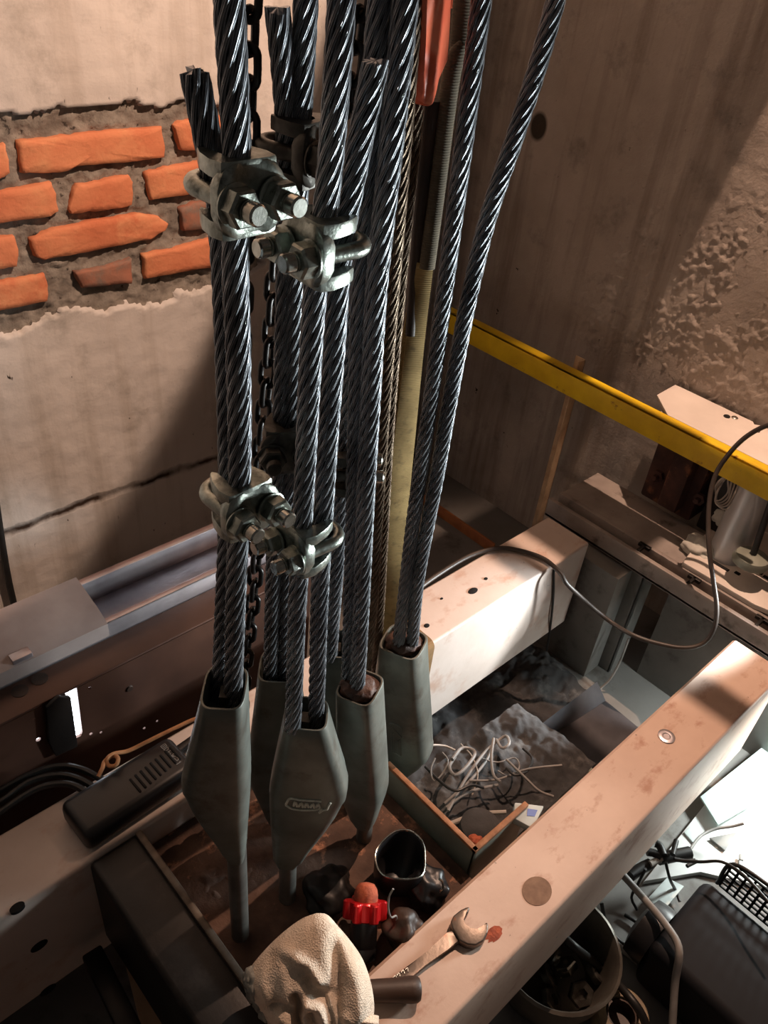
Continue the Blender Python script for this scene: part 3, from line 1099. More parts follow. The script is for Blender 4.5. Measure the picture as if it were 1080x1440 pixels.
# yellow hand rail
RX = 1.25
t = thing('safety_rail', 'yellow painted steel safety rail along the bare right wall', 'rail', (RX, .6, .16))
bm = B()
ra, rb_ = atx(622, 430, RX), atx(1080, 640, RX)
add_box(bm, (RX - .003, -.15, .163), (RX + .003, ra.y, .209), .001)
add_box(bm, (RX - .003, -.15, .204), (RX + .020, ra.y, .209), .001)
obj('angle_bar', bm, M['yellow'], t)
t2 = thing('rail_post', 'cream angle iron post standing behind the yellow rail', 'post', (RX + .02, atx(805, 520, RX + .02).y, FZ))
p = atx(805, 520, RX + .022)
bm = B()
add_box(bm, (RX + .022, p.y - .010, FZ), (RX + .044, p.y - .007, p.z + .02), .0008)
add_box(bm, (RX + .041, p.y - .010, FZ), (RX + .044, p.y + .012, p.z + .02), .0008)
obj('angle_bar', bm, M['postm'], t2)
bm = B()
q = atx(625, 722, RX + .006)
add_box(bm, (RX + .003, q.y - .16, q.z - .020), (RX + .009, q.y + .10, q.z + .012), .001)
solo('toe_rail', bm, mat('orange_primer', (196, 124, 74), (160, 96, 60), 20, .6), 'short orange lower rail showing between the right ropes and the rear beam', 'rail')

# white cap plate above rusty block
bm = B()
zt = .2085
far = [atz(x, y, zt) for x, y in [(924, 555), (955, 538), (972, 538), (1064, 590), (1060, 597)]]
far = [V((min(q.x, WX - .012), q.y, zt)) for q in far]
add_prism(bm, [V((1.2715, atz(936, 585, zt).y, zt))] + far + [V((WX - .012, far[-1].y - .01, zt)), V((WX - .012, .12, zt)), V((1.2715, .12, zt))], V((0, 0, -.006)), .001)
t = thing('cap_plate', 'pale lit steel plate behind the yellow rail at the right edge', 'plate', (1.34, .55, zt - .006))
obj('sheet', bm, M['white_plate'], t)
for px, py, m_ in ((1022, 586, 'hole'), (1033, 588, 'bolt'), (1064, 606, 'hole')):
    p = atz(px, py, zt)
    bm = B()
    add_lathe(bm, p, UP, [(.006, -.002), (.006, .0015), (.0035, .003)], 12)
    obj('bolt_hole' if m_ == 'hole' else 'bolt', bm, M[m_], t)
bm = B()
t = thing('guide_bracket', 'dark rusty guide bracket below the pale plate in shadow', 'bracket', (1.33, .6, -.02))
a = atx(900, 640, 1.31)
add_box(bm, (1.32, a.y - .13, 0), (1.39, a.y - .02, .194), .006)
add_box(bm, (1.29, a.y - .11, .02), (1.33, a.y - .07, .15), .005)
obj('casting', bm, M['rust_block'], t)
bm = B()
add_box(bm, (1.32, a.y - .19, 0), (1.39, a.y - .145, .19), .004)
obj('side_plate', bm, M['black_steel'], t)
bm = B()
add_box(bm, (1.285, a.y - .20, .190), (1.39, a.y - .02, .2), .002)
obj('top_flange', bm, M['ledge'], t)
for k in range(3):
    bm = B()
    add_lathe(bm, V((1.32, a.y - .045 - .045 * k, .06)), V((-1, 0, 0)), [(.012, 0), (.012, .008), (.006, .009), (.006, .018), (.005, .019)], 6)
    obj('nut', bm, M['rust_block'], t)
# pale cylinder with black rod
ca, cb = atx(1072, 668, 1.30), atx(1012, 800, 1.27)
t = thing('buffer_cylinder', 'pale leaning metal cylinder under the yellow rail at the right edge', 'cylinder', cb)
bm = B()
add_cyl(bm, cb, ca, .032, .03, 28, .002)
obj('tube', bm, M['spring_white'], t)
ra_, rb2 = atx(1090, 690, 1.24), atx(1058, 783, 1.235)
t = thing('tension_rod', 'black rod in a grey round foot beside the pale cylinder', 'rod', rb2)
bm = B()
add_cyl(bm, rb2, ra_, .0055, seg=14)
obj('rod', bm, M['cord_black'], t)
bm = B()
add_lathe(bm, rb2 + V((0, 0, -.012)), UP, [(.03, 0), (.031, .004), (.027, .014), (.009, .018)], 24)
obj('foot', bm, M['tray'], t)
# pale rags of insulation
def rag(label, px, z, r, m, seed, flat=.5, name='rag', cat='rag'):
    p = atz(*px, z)
    bm = B()
    bmesh.ops.create_icosphere(bm, subdivisions=4, radius=r)
    for v in bm.verts:
        d = 1 + .35 * noise.noise(v.co / r * 1.6 + V((seed, 0, 0))) + .09 * noise.noise(v.co / r * 3.2 + V((seed, 2, 0)))
        v.co = V((v.co.x * d, v.co.y * d, v.co.z * d * flat)) + p + V((0, 0, r * flat * .7))
    return solo(name, bm, m, label, cat, sharp=180)


rag('crumpled pale rag stuffed above the frame rail', (985, 778), .0, .032, M['cloth_white'], 1.2)
rag('pale scrap of cloth under the loop of cable by the cylinder', (1016, 735), .03, .022, M['cloth_white'], 4.2, .8)
t = thing('cable_coil', 'small coil of thin pale cable under the yellow rail', 'coil', atx(1018, 700, 1.27))
bm = B()
c0 = atx(1024, 692, 1.272)
for k in range(5):
    rr = .022 - .002 * k
    pts = [c0 + V((.004 * math.sin(3 * a + k), .75 * rr * math.cos(a) + .003 * k, 1.7 * rr * math.sin(a))) for a in [2 * PI * j / 20 for j in range(20)]]
    pts.append(pts[0])
    add_tube(bm, pts, .0016, 7, .004)
obj('loops', bm, M['cord_pale'], t)
# grey panels and upright under the frame rail
bm = B()
add_box(bm, (1.212, -.3, FZ), (1.220, .40, -.05), .001)
solo('skirt_panel', bm, M['grey_paint'], 'smooth grey sheet metal skirt panel below the slotted frame rail', 'panel')
t = thing('support_upright', 'grey folded steel upright under the end of the rear beam', 'upright', (1.18, .48, FZ))
bm = B()
add_box(bm, (1.165, .435, FZ), (1.172, .515, -.037), .002)
add_box(bm, (1.165, .435, FZ), (1.21, .441, -.037), .002)
obj('channel', bm, M['grey_paint'], t)
bm = B()
add_box(bm, (1.115, .46, FZ), (1.164, .60, -.04), .002)
obj('gusset', bm, M['grey_paint'], t)
for k in range(2):
    bm = B()
    add_lathe(bm, V((1.164, .475, -.10 - .10 * k)), V((-1, 0, 0)), [(.008, 0), (.008, .005), (.004, .006), (.004, .012)], 6)
    obj('bolt', bm, M['zinc_dark'], t)
# grey bent cover between the beams
t = thing('bent_cover', 'grey bent sheet metal cover lying between the beams below the upright', 'cover', (1.0, .4, FZ))
bm = B()
A = [atz(838, 962, -.19), atz(748, 1030, -.19), atz(745, 1055, -.21), atz(775, 1078, -.245), atz(870, 1115, -.26), atz(920, 1050, -.25)]
add_prism(bm, [atz(840, 958, -.18), atz(748, 1028, -.18), atz(752, 1050, -.225), atz(852, 985, -.225)], V((0, 0, -.006)), .001)
add_prism(bm, [atz(752, 1050, -.225), atz(852, 985, -.225), atz(925, 1045, -.235), atz(850, 1120, -.235)], V((0, 0, -.006)), .001)
add_prism(bm, [atz(748, 1028, -.18), atz(752, 1050, -.225), atz(752, 1055, -.299), atz(744, 1040, -.299)], V((.006, .004, 0)), .001)
obj('sheet', bm, M['cover_dark'], t)

# ------------------------------------------------------------------ tray and its contents
TX0, TX1, TY0, TY1 = .503, .80, .2605, .418
t = thing('sheet_tray', 'grey green sheet metal tray with rusty rim between the beams, full of wires', 'tray', (.65, .385, -.12))
bm = B()
w = .004
add_box(bm, (TX0, TY0, -.11), (TX0 + w, TY1, -.002), .001)
add_box(bm, (TX0, TY0, -.11), (TX0 + .10, TY0 + w, -.002), .001)
add_box(bm, (TX0, TY0, -.114), (TX1, TY1, -.108), .001)
tb = obj('body', bm, M['tray'], t)
bm = B()
add_box(bm, (TX0 - .001, TY0 - .001, -.004), (TX0 + .006, TY1, .002), .001)
add_box(bm, (TX0 - .001, TY0 - .001, -.004), (TX0 + .10, TY0 + .006, .002), .001)
setp(obj('rim', bm, M['tray_rim'], tb), 'rusty rolled rim')
bm = B()
grid_wall(bm, (TX0 + .005, TY0 + .006, -.105), (TX1 - TX0 - .008, 0, 0), (0, TY1 - TY0 - .008, 0), 90, 70,
          lambda p: .010 + .012 * noise.noise(p * 16) + .006 * noise.noise(p * 44) + .003 * noise.noise(p * 120))
setp(obj('tray_debris', bm, M['debris'], None, sharp=180), 'grey dust and scraps lying in the sheet metal tray', 'debris', None, 'stuff')
bm = B()
grid_wall(bm, (.46, TY1 + .004, FZ + .002), (.62, 0, 0), (0, BY0 - TY1 + .06, 0), 130, 50,
          lambda p: .022 + .022 * noise.noise(p * 13) + .008 * noise.noise(p * 40) + .004 * noise.noise(p * 110))
setp(obj('floor_debris', bm, M['debris'], None, sharp=180), 'grey rubble on the floor between the tray and the rear beam', 'debris', None, 'stuff')
DZ = -.072
cords = [
    ('thin pale cord arching out of the tray beside the rightmost socket', [(582, 1065), (590, 1052), (605, 1048), (625, 1049), (640, 1055)], 'cord_pale', .0016),
    ('grey cord with a small loop in the middle of the tray', [(630, 1140), (655, 1095), (680, 1060), (700, 1042), (712, 1035), (716, 1046), (706, 1052), (698, 1040)], 'cord_grey', .0022),
    ('grey cord curving down the centre of the tray', [(694, 1038), (691, 1065), (694, 1090), (704, 1100)], 'cord_grey', .0022),
    ('pale cord lying flat near the tray corner', [(634, 1158), (655, 1150), (680, 1144), (712, 1142)], 'cord_pale', .003),
    ('dark cord crossing the tray towards the foreground beam', [(660, 1098), (700, 1096), (740, 1082), (790, 1076)], 'cord_grey', .0016),
    ('dull cord coiled at the left of the tray', [(640, 1064), (632, 1078), (640, 1090), (656, 1078), (668, 1058), (650, 1052), (636, 1068)], 'cord_grey', .0024),
    ('dull cord running along the tray floor from the corner', [(625, 1130), (650, 1108), (668, 1090), (686, 1066), (690, 1050)], 'cord_grey', .0020),
    ('stiff grey cord leaning towards the bent cover', [(712, 1068), (740, 1095), (758, 1112), (778, 1120)], 'cord_grey', .0018),
    ('fine cord tangled at the far left of the tray', [(612, 1066), (606, 1082), (610, 1098), (622, 1088), (630, 1070), (622, 1058)], 'cord_grey', .0011),
    ('fine cord looping past the middle of the tray', [(676, 1066), (700, 1072), (724, 1066), (730, 1080), (716, 1092), (700, 1084)], 'cord_grey', .0012),
    ('dark cord bent in a hook near the bent cover', [(735, 1052), (748, 1066), (742, 1084), (724, 1090), (712, 1080)], 'cord_black', .0018),
    ('dark cord trailing from the sockets into the tray', [(598, 1078), (618, 1098), (640, 1112), (662, 1104), (680, 1108)], 'cord_black', .002),
    ('fine pale cord crossing the coiled cords', [(648, 1046), (664, 1064), (672, 1090), (664, 1118)], 'cord_pale', .0009),
    ('grey cord arc at the near end of the tray', [(628, 1136), (648, 1120), (672, 1110), (700, 1104)], 'cord_grey', .0022)]
for i, (lb, px, m_, r) in enumerate(cords):
    bm = B()
    add_tube(bm, [atz(x, y, DZ + .012 * (i % 3) + .006 * math.sin(k * 1.3 + i)) for k, (x, y) in enumerate(px)], r, 8, .004)
    solo('cord', bm, M[m_], lb, 'cord', 'cords in the tray')
# paper packet on the tray rim
t = thing('paper_packet', 'pale paper packet with blue print on the tray edge by the foreground beam', 'packet', atz(738, 1140, -.01))
bm = B()
P = [atz(x, y, -.004) for x, y in [(724, 1128), (765, 1133), (750, 1165), (722, 1150)]]
add_prism(bm, P, V((0, 0, -.012)), .0015)
pk = obj('packet', bm, M['paper'], t)
bm = B()
add_prism(bm, [atz(x, y, -.0035) for x, y in [(742, 1137), (756, 1139), (752, 1148), (741, 1147)]], V((0, 0, -.001)))
setp(obj('print', bm, M['blue_print'], pk), 'blue printed patch')
bm = B()
c0 = atz(672, 1172, -.085)
add_lathe(bm, c0, UP, [(.025, 0), (.027, .003), (.026, .02), (.018, .026), (.006, .027)], 24)
solo('round_cap', bm, M['debris'], 'grey round cap lying in the near corner of the tray', 'cap')
rag('small orange rusty lump at the very corner of the tray', (668, 1185), -.06, .009, M['rust_orange'], 8.3, .6, 'rust_lump', 'rust')

# ------------------------------------------------------------------ foreground things
# open-ended wrench lying on the near beam
t = thing('open_wrench', 'open ended steel wrench lying on the foreground beam by the glove', 'wrench', atz(600, 1350, 0))
bm = B()
z1 = .0085
h = [(534, 1398), (556, 1370), (600, 1338), (628, 1312), (640, 1304), (650, 1322), (630, 1335), (600, 1356), (566, 1384), (548, 1402)]
add_prism(bm, [atz(x, y, z1) for x, y in h], V((0, 0, -.0065)), .0022, 3)
shk = obj('shank', bm, M['wrench'], t)
bm = B()
hd = [(636, 1305), (634, 1296), (638, 1287), (648, 1279), (657, 1275), (661, 1276), (658, 1284), (650, 1291), (652, 1300), (662, 1307), (672, 1308), (680, 1303), (684, 1296), (687, 1299), (686, 1312), (680, 1323), (669, 1329), (657, 1328), (646, 1322)]
add_prism(bm, [atz(x, y, z1 + .003) for x, y in hd], V((0, 0, -.0112)), .0018, 3)
obj('open_jaw', bm, M['wrench'], t)
bm = B()
for s in ([(552, 1376), (556, 1372), (558, 1377)], [(558, 1372), (561, 1368), (563, 1373)], [(564, 1368), (567, 1364), (569, 1369)], [(570, 1364), (573, 1361), (574, 1366)]):
    add_tube(bm, [atz(x, y, z1 + .0003) for x, y in s], .0006, 6, .001)
setp(obj('stamped_marks', bm, M['bolt'], shk), 'bright stamped marks')
bm = B()
p = atz(695, 1313, .0004)
n = 20
add_rings(bm, [[V((p.x + .011 * s * (1 + .2 * math.sin(3 * k)) * math.cos(2 * PI * k / n), p.y + .007 * s * math.sin(2 * PI * k / n), z)) for k in range(n)] for s, z in ((1, -.001), (1, .0004), (.6, .0007))])
setp(obj('rust_smear', bm, M['rust_orange'], nb), 'orange rust smear')

# dark wooden handle under the glove
t = thing('hammer', 'dark handle poking out from under the glove on the foreground beam', 'hammer', atz(560, 1395, 0))
bm = B()
ha, hb = atz(470, 1396, .016), atz(592, 1391, .0135)
dv = (hb - ha).normalized()
prof = [(0, .010), (.3, .0105), (.7, .0115), (.88, .0128), (.95, .0125), (.985, .0105), (1, .006)]
nn, mm = frame(dv)
add_rings(bm, [[ha.lerp(hb, f) + nn * (r * math.cos(2 * PI * k / 20)) + mm * (r * .95 * math.sin(2 * PI * k / 20)) for k in range(20)] for f, r in prof])
obj('handle', bm, M['handle'], t)
bm = B()
add_cyl(bm, ha - dv * .004, ha + dv * .03, .0125, seg=20, ch=.002)
obj('ferrule', bm, M['black_steel'], t)

# glove --------------------------------------------------------------
t = thing('work_glove', 'crumpled cream cotton work glove with dirty grey fingertips on the beam', 'glove', (.255, .26, 0))
gc = V((.262, .238, .046))
gu = RIGHT
gv = (FWD * .70 + UP * .714).normalized()
gn = gu.cross(gv).normalized()
if gn.dot(CAM - gc) < 0: gn = -gn
out_px = [(445, 1284), (460, 1286), (475, 1302), (492, 1322), (508, 1345), (519, 1372), (525, 1400), (526, 1425), (520, 1450), (500, 1462), (470, 1466), (440, 1468), (410, 1462), (388, 1452), (372, 1432),
          (360, 1415), (350, 1398), (345, 1378), (350, 1364), (360, 1350), (374, 1334), (390, 1318), (408, 1303), (426, 1291)]


def to_uv(px, py):
    p = atp(px, py, gc, gn) - gc
    return p.dot(gu), p.dot(gv)


O = [V(to_uv(*q)).to_3d() if False else V((to_uv(*q)[0], to_uv(*q)[1], 0)) for q in out_px]
On = smooth_path(O + [O[0]], .004)[:-1]
cen = V((to_uv(442, 1378)[0], to_uv(442, 1378)[1], 0))
# folds: (px polyline, height, width)
folds = [([(388, 1320), (412, 1328), (434, 1342), (448, 1362)], .0065, .006), ([(476, 1302), (472, 1330), (476, 1360), (472, 1392), (470, 1420)], -.008, .0065),
         ([(470, 1290), (494, 1330), (508, 1370), (508, 1405)], .007, .009), ([(428, 1348), (440, 1366), (458, 1384)], -.006, .0065),
         ([(416, 1386), (422, 1398), (418, 1416), (424, 1445)], -.018, .0040), ([(400, 1352), (404, 1375), (400, 1392)], .004, .007),
         ([(432, 1392), (450, 1396), (458, 1418), (455, 1448)], .008, .0050), ([(463, 1384), (468, 1400), (472, 1422)], .006, .0028),
         ([(386, 1398), (398, 1394), (410, 1402)], -.006, .004), ([(438, 1412), (443, 1424), (440, 1448)], -.009, .0045),
         ([(372, 1346), (370, 1368), (378, 1390)], .004, .005), ([(396, 1414), (408, 1424), (402, 1442)], .006, .005), ([(484, 1412), (496, 1420), (505, 1418)], .003, .005)]
FS = [([V((*to_uv(*q), 0)) for q in pl], hh, ww) for pl, hh, ww in folds]


def segd(p, a, b):
    ab = b - a
    t_ = max(0, min(1, (p - a).dot(ab) / max(1e-12, ab.dot(ab))))
    return (p - (a + ab * t_)).length


def gl_h(p, rr):
    H = .030 * (max(0, 1 - rr ** 2.6)) ** .55
    e = max(0, 1 - rr ** 6)
    for pl, hh, ww in FS:
        d = min(segd(p, pl[i], pl[i + 1]) for i in range(len(pl) - 1))
        H += 1.15 * hh * math.exp(-(d / (ww * .95)) ** 2) * e
    H += e * (.0012 * noise.noise(p * 45) + .0005 * noise.noise(p * 110))
    return H


bm = B()
NR = 44
front = []
for i in range(NR + 1):
    rr = 1 - i / NR
    if i == NR: rr = .004
    ring = []
    for q in On:
        p = cen + (q - cen) * rr
        ring.append(gc + gu * p.x + gv * p.y + gn * gl_h(p, rr))
    front.append(ring)
back = []
for i in range(1, 12):
    rr = 1 - i / 12
    ring = []
    for q in On:
        p = cen + (q - cen) * rr
        ring.append(gc + gu * p.x + gv * p.y - gn * (.022 * (1 - rr ** 2.2) ** .6))
    back.append(ring)
add_rings(bm, back[::-1] + front)
for v in bm.verts:
    if v.co.z < .0015: v.co.z = .0015
obj('knit_body', bm, M['knit'], t, sharp=180)
# open cuff hole at the lower right
bm = B()
cc = gc + gu * to_uv(508, 1427)[0] + gv * to_uv(508, 1427)[1] + gn * .010
ring_o = lambda s, d: [cc + gu * (.0135 * s * math.cos(a)) + (gv * .55 + gn * .8).normalized() * (.0072 * s * math.sin(a)) * .9 + gn * d + gv * d * -.2 for a in [2 * PI * k / 28 for k in range(28)]]
add_rings(bm, [ring_o(1.25, -.006), ring_o(1.22, .004), ring_o(1.1, .0068), ring_o(.95, .005), ring_o(.85, -.003), ring_o(.7, -.008)], cap0=False)
cuff = obj('cuff', bm, M['knit'], t, sharp=180)
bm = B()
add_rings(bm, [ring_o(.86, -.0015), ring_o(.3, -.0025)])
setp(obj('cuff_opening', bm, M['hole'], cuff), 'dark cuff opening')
# grey rubbery finger ends at the left
for k, (px, py, r, a) in enumerate(((360, 1380, .0135, .3), (367, 1399, .011, .9), (374, 1414, .010, .2), (352, 1372, .009, .6))):
    bm = B()
    bmesh.ops.create_icosphere(bm, subdivisions=4, radius=r)
    c0 = gc + gu * to_uv(px, py)[0] + gv * to_uv(px, py)[1] + gn * .006
    for v in bm.verts:
        d = 1 + .25 * noise.noise(v.co / r * 2.2 + V((k * 3, 0, 0)))
        q = v.co * d
        v.co = c0 + gu * (q.x * .75) + gv * q.y * 1.15 + gn * q.z * .8
    setp(obj('fingertip', bm, M['rubber_grey'], t, sharp=180), 'dirty grey rubbery fingertip')

# red collared torch ---------------------------------------------------
ta = (FWD * .74 + UP * .67).normalized()
tb0 = atz(510, 1334, HZ + .012)
t = thing('hand_torch', 'black hand torch with a bright red collar leaning behind the glove', 'torch', V((tb0.x, tb0.y, HZ)))
bm = B()
add_lathe(bm, tb0 - ta * .012, ta, [(.0115, 0), (.0145, .002), (.0150, .012), (.0142, .0135), (.0142, .0155), (.0150, .017), (.0150, .044)], 28)
obj('barrel', bm, M['black_plastic'], t)
bm = B()
c0 = tb0 + ta * .030
n = 90
sx = RIGHT
sy = ta.cross(sx).normalized()
pr = [(.0180 + .0068 * max(0, math.cos(6 * (2 * PI * k / n))) ** .6, 2 * PI * k / n) for k in range(n)]
add_rings(bm, [[c0 + sx * (r * q * math.cos(a)) + sy * (r * q * math.sin(a)) + ta * z for r, a in pr] for q, z in ((.9, 0), (1, .0015), (1, .0185), (.93, .0200), (.6, .0202))])
obj('collar', bm, M['red'], t, sharp=30)
bm = B()
add_lathe(bm, c0 + ta * .020, ta, [(.0135, 0), (.0135, .006), (.0122, .012), (.009, .0165), (.004, .018)], 24)
setp(obj('cap', bm, M['rust_orange'], t), 'orange worn cap')

# black bag and wire loops -----------------------------------------------
t = thing('tool_pouch', 'black open tool pouch with thin shiny rim between the beams behind the torch', 'pouch', (.43, .30, HZ))
bm = B()
pc = atz(564, 1205, .012)
rim = []
n = 36
prof = [(.016, HZ + .001), (.024, HZ + .004), (.029, -.02), (.030, .010), (.029, .014), (.028, .012), (.026, -.01), (.015, -.036)]
add_rings(bm, [[V((pc.x + r * (1 + .1 * math.sin(2 * a + 1)) * math.cos(a), pc.y + r * (1 + .08 * math.sin(3 * a)) * math.sin(a), z + .003 * math.sin(2 * a))) for a in [2 * PI * k / n for k in range(n)]] for r, z in prof])
pbody = obj('pouch_body', bm, M['black_plastic'], t, sharp=180)
bm = B()
pts = [V((pc.x + .0298 * (1 + .1 * math.sin(2 * a + 1)) * math.cos(a), pc.y + .0298 * (1 + .08 * math.sin(3 * a)) * math.sin(a), .0145 + .003 * math.sin(2 * a))) for a in [2 * PI * k / 40 for k in range(41)]]
add_tube(bm, pts, .0009, 7, .004)
setp(obj('wire_rim', bm, M['bolt'], pbody), 'shiny wire rim')
bm = B()
add_tube(bm, [aty(x, y, .262) for x, y in [(553, 1250), (547, 1262), (546, 1278), (550, 1290), (557, 1288), (556, 1300), (548, 1330)]], .0011, 7, .003)
solo('wire_loop', bm, M['cord_grey'], 'thin grey wire loop beside the red collar of the torch', 'wire')
rag('dark brown lump of cloth against the foreground beam by the torch', (566, 1316), -.03, .022, M['handle'], 3.3, .9)
rag('dark crumpled plastic behind the torch near the tray', (598, 1255), -.035, .026, M['black_plastic'], 6.1, .8, 'plastic_scrap', 'scrap')
bm = B()
add_tube(bm, [aty(x, y, .255) for x, y in [(618, 1236), (622, 1240), (623, 1248), (619, 1254), (617, 1262)]], .0014, 7, .003)
solo('wire_clip', bm, M['bolt'], 'tiny shiny wire hook by the near corner of the tray', 'hook')
rag('dark greasy rag at the foot of the front rods', (462, 1262), -.045, .03, M['black_steel'], 9.4, .7)

# ------------------------------------------------------------------ left side things
YP = .70
zt = .088
t = thing('sheet_channel', 'brown sheet steel channel with bright cutout behind the rear beam at left', 'channel', (.2, YP, -.3))
bm = B()
add_box(bm, (-.4, YP, -.3), (.60, YP + .004, zt - .0045))
panel = obj('panel', bm, M['brown_sheet'], t, smooth=False)
bm = B()
add_box(bm, (-.4, YP - .0005, zt - .004), (.60, YP + .17, zt), .0015)
obj('top_flange', bm, M['brown_sheet'], t)
cut = B()
P = [aty(x, y, YP - .01) for x, y in [(97, 980), (113, 972), (121, 1036), (119, 1042), (108, 1047)]]
add_prism(cut, P, V((0, .03, 0)))
for (px, py, r) in ((126, 968, .0026), (42, 989, .0016), (48, 1011, .0016), (54, 1040, .0032), (128, 1032, .0024), (142, 1030, .002), (203, 1024, .0022), (221, 1014, .002), (107, 955, .002), (302, 848, .003)):
    p = aty(px, py, YP)
    add_cyl(cut, (p.x, YP - .01, p.z), (p.x, YP + .02, p.z), r, seg=10)
co = obj('cutter', cut, M['hole'])
md = panel.modifiers.new('cut', 'BOOLEAN')
md.operation = 'DIFFERENCE'
md.solver = 'EXACT'
md.object = co
md.use_self = True
dg = bpy.context.evaluated_depsgraph_get()
me2 = bpy.data.meshes.new_from_object(panel.evaluated_get(dg))
panel.modifiers.clear()
panel.data = me2
bpy.data.objects.remove(co)
bm = B()
add_prism(bm, [aty(x, y, YP - .001) for x, y in [(62, 992), (80, 976), (97, 977), (107, 1046), (76, 1060), (66, 1040)]], V((0, -.006, 0)), .0015)
setp(obj('cover_flap', bm, M['black_steel'], t), 'dark flap beside the bright cutout')  # black plate put where there is only a dark recess
for px, py in ((28, 972), (56, 955), (182, 968)):
    p = atz(px, py, zt) if py > 950 and px < 100 else aty(px, py, YP)
    bm = B()
    if px < 100:
        add_lathe(bm, V((p.x, min(max(p.y, YP + .012), YP + .07), zt)), UP, [(.010, -.001), (.010, .0008), (.006, .001)], 16)
    else:
        add_lathe(bm, p, V((0, -1, 0)), [(.005, 0), (.004, .002)], 12)
    obj('screw_hole', bm, M['handle'], t)
t = thing('shaft_light', 'white tube light glowing through the cutout in the brown sheet', 'lamp', (.2, YP + .02, -.15))  # glowing panel added behind the holes in place of the lit shaft
bm = B()
add_box(bm, (-.05, YP + .030, -.16), (.52, YP + .036, .07), .001)
obj('backing', bm, M['white_plate'], t)
bm = B()
add_box(bm, (-.04, YP + .018, -.15), (.51, YP + .028, .06), .004)
obj('diffuser', bm, M['lamp_white'], t)

# galvanised trunking by the left wall
t = thing('cable_trunking', 'galvanised cable trunking with pale lid along the foot of the left wall', 'trunking', (.4, .82, .088))
zb = .0885
zl = .116
Yn = .5 * (atz(0, 945, zl).y + atz(146, 880, zl).y)
xl = atz(146, 872, zl).x
zk = zl + .020
Yb = .5 * (atz(21, 853, zk).y + atz(257, 753, zk).y)
bm = B()
add_box(bm, (-.4, Yn, zb), (0.80, Yb, zb + .003), .001)
add_box(bm, (-.4, Yn, zb), (.80, Yn + .002, zl), .0008)
add_box(bm, (-.4, Yn, zl - .002), (0.80, Yn + .010, zl), .0008)
add_box(bm, (-.4, Yb - .002, zb), (0.80, Yb, zk), .0008)
add_box(bm, (-.4, Yb - .012, zk - .002), (0.80, Yb, zk), .0008)
obj('channel', bm, M['galv'], t)
bm = B()
add_rings(bm, [[V((x, y, z)) for y, z in ((Yn - .003, zl - .020), (Yn - .003, zl + .002), (Yn + .022, zl + .012), (Yb + .002, zk + .004), (Yb + .002, zk + .001), (Yn + .022, zl + .009), (Yn - .0005, zl - .020))] for x in (-.4, xl)])
lid = obj('lid', bm, M['galv_dull'], t, sharp=20)
bm = B()
p = atz(22, 926, zl + .004)
add_box(bm, (p.x - .006, p.y - .008, zl - .004), (p.x + .018, p.y + .006, zl + .009), .001)
obj('lid_clip', bm, M['galv'], lid)
# black power adapter on the rear beam
t = thing('power_adapter', 'black plastic handset with ribbed vents and pale print on the rear beam', 'handset', (.22, .56, 0))
c0 = atz(178, 1128, .012)
A0, A1 = atz(118, 1170, .012), atz(258, 1078, .012)
dx = (A1 - A0)
dx.z = 0
Ln = dx.length
dx.normalize()
dy = UP.cross(dx)
cm = (A0 + A1) / 2
cm.z = 0
mt = basis(V((cm.x, cm.y + .008, .001)), dx, dy, UP)
bm = B()
add_box(bm, (-Ln * .56, -.031, 0), (Ln * .54, .031, .034), .010, 4, mt)
case = obj('case', bm, M['black_plastic'], t)
bm = B()
for k in range(9):
    x = .0 + k * .0075
    add_box(bm, (x, -.020 + .001 * k, .0335), (x + .003, .004 + .001 * k, .0355), .0008, 1, mt)
obj('vent_ribs', bm, M['hole'], case)
bm = B()
for k, ch in enumerate('8D6W21'):
    x0, y0 = Ln * .40, .020 - k * .0065
    for s in {'8': [(0, 0, 4, 0), (0, 0, 0, 4), (4, 0, 4, 4), (0, 2, 4, 2), (0, 4, 4, 4)], 'D': [(0, 0, 4, 0), (0, 0, 1, 3), (4, 0, 3, 3), (1, 3, 3, 3)], '6': [(0, 0, 4, 0), (0, 0, 0, 4), (2, 0, 2, 4), (0, 4, 2, 4)],
              'W': [(4, 0, 0, 1), (0, 1, 3, 2), (3, 2, 0, 3), (0, 3, 4, 4)], '2': [(4, 0, 4, 4), (4, 4, 2, 4), (2, 4, 2, 0), (2, 0, 0, 0), (0, 0, 0, 4)], '1': [(0, 2, 4, 2), (4, 2, 3, 1)]}[ch]:
        a, b = V((x0 + s[0] * .0016, y0 - s[1] * .0011, .0343)), V((x0 + s[2] * .0016, y0 - s[3] * .0011, .0343))
        add_tube(bm, [mt @ a, mt @ b], .00045, 5, .01, smooth=False)
setp(obj('printed_marking', bm, M['white_print'], case), 'small pale printed marking')
bm = B()
add_cyl(bm, mt @ V((Ln * .52, .01, .017)), mt @ V((Ln * .52 + .03, .012, .02)), .008, .006, 16)
obj('cord_grip', bm, M['black_plastic'], t)
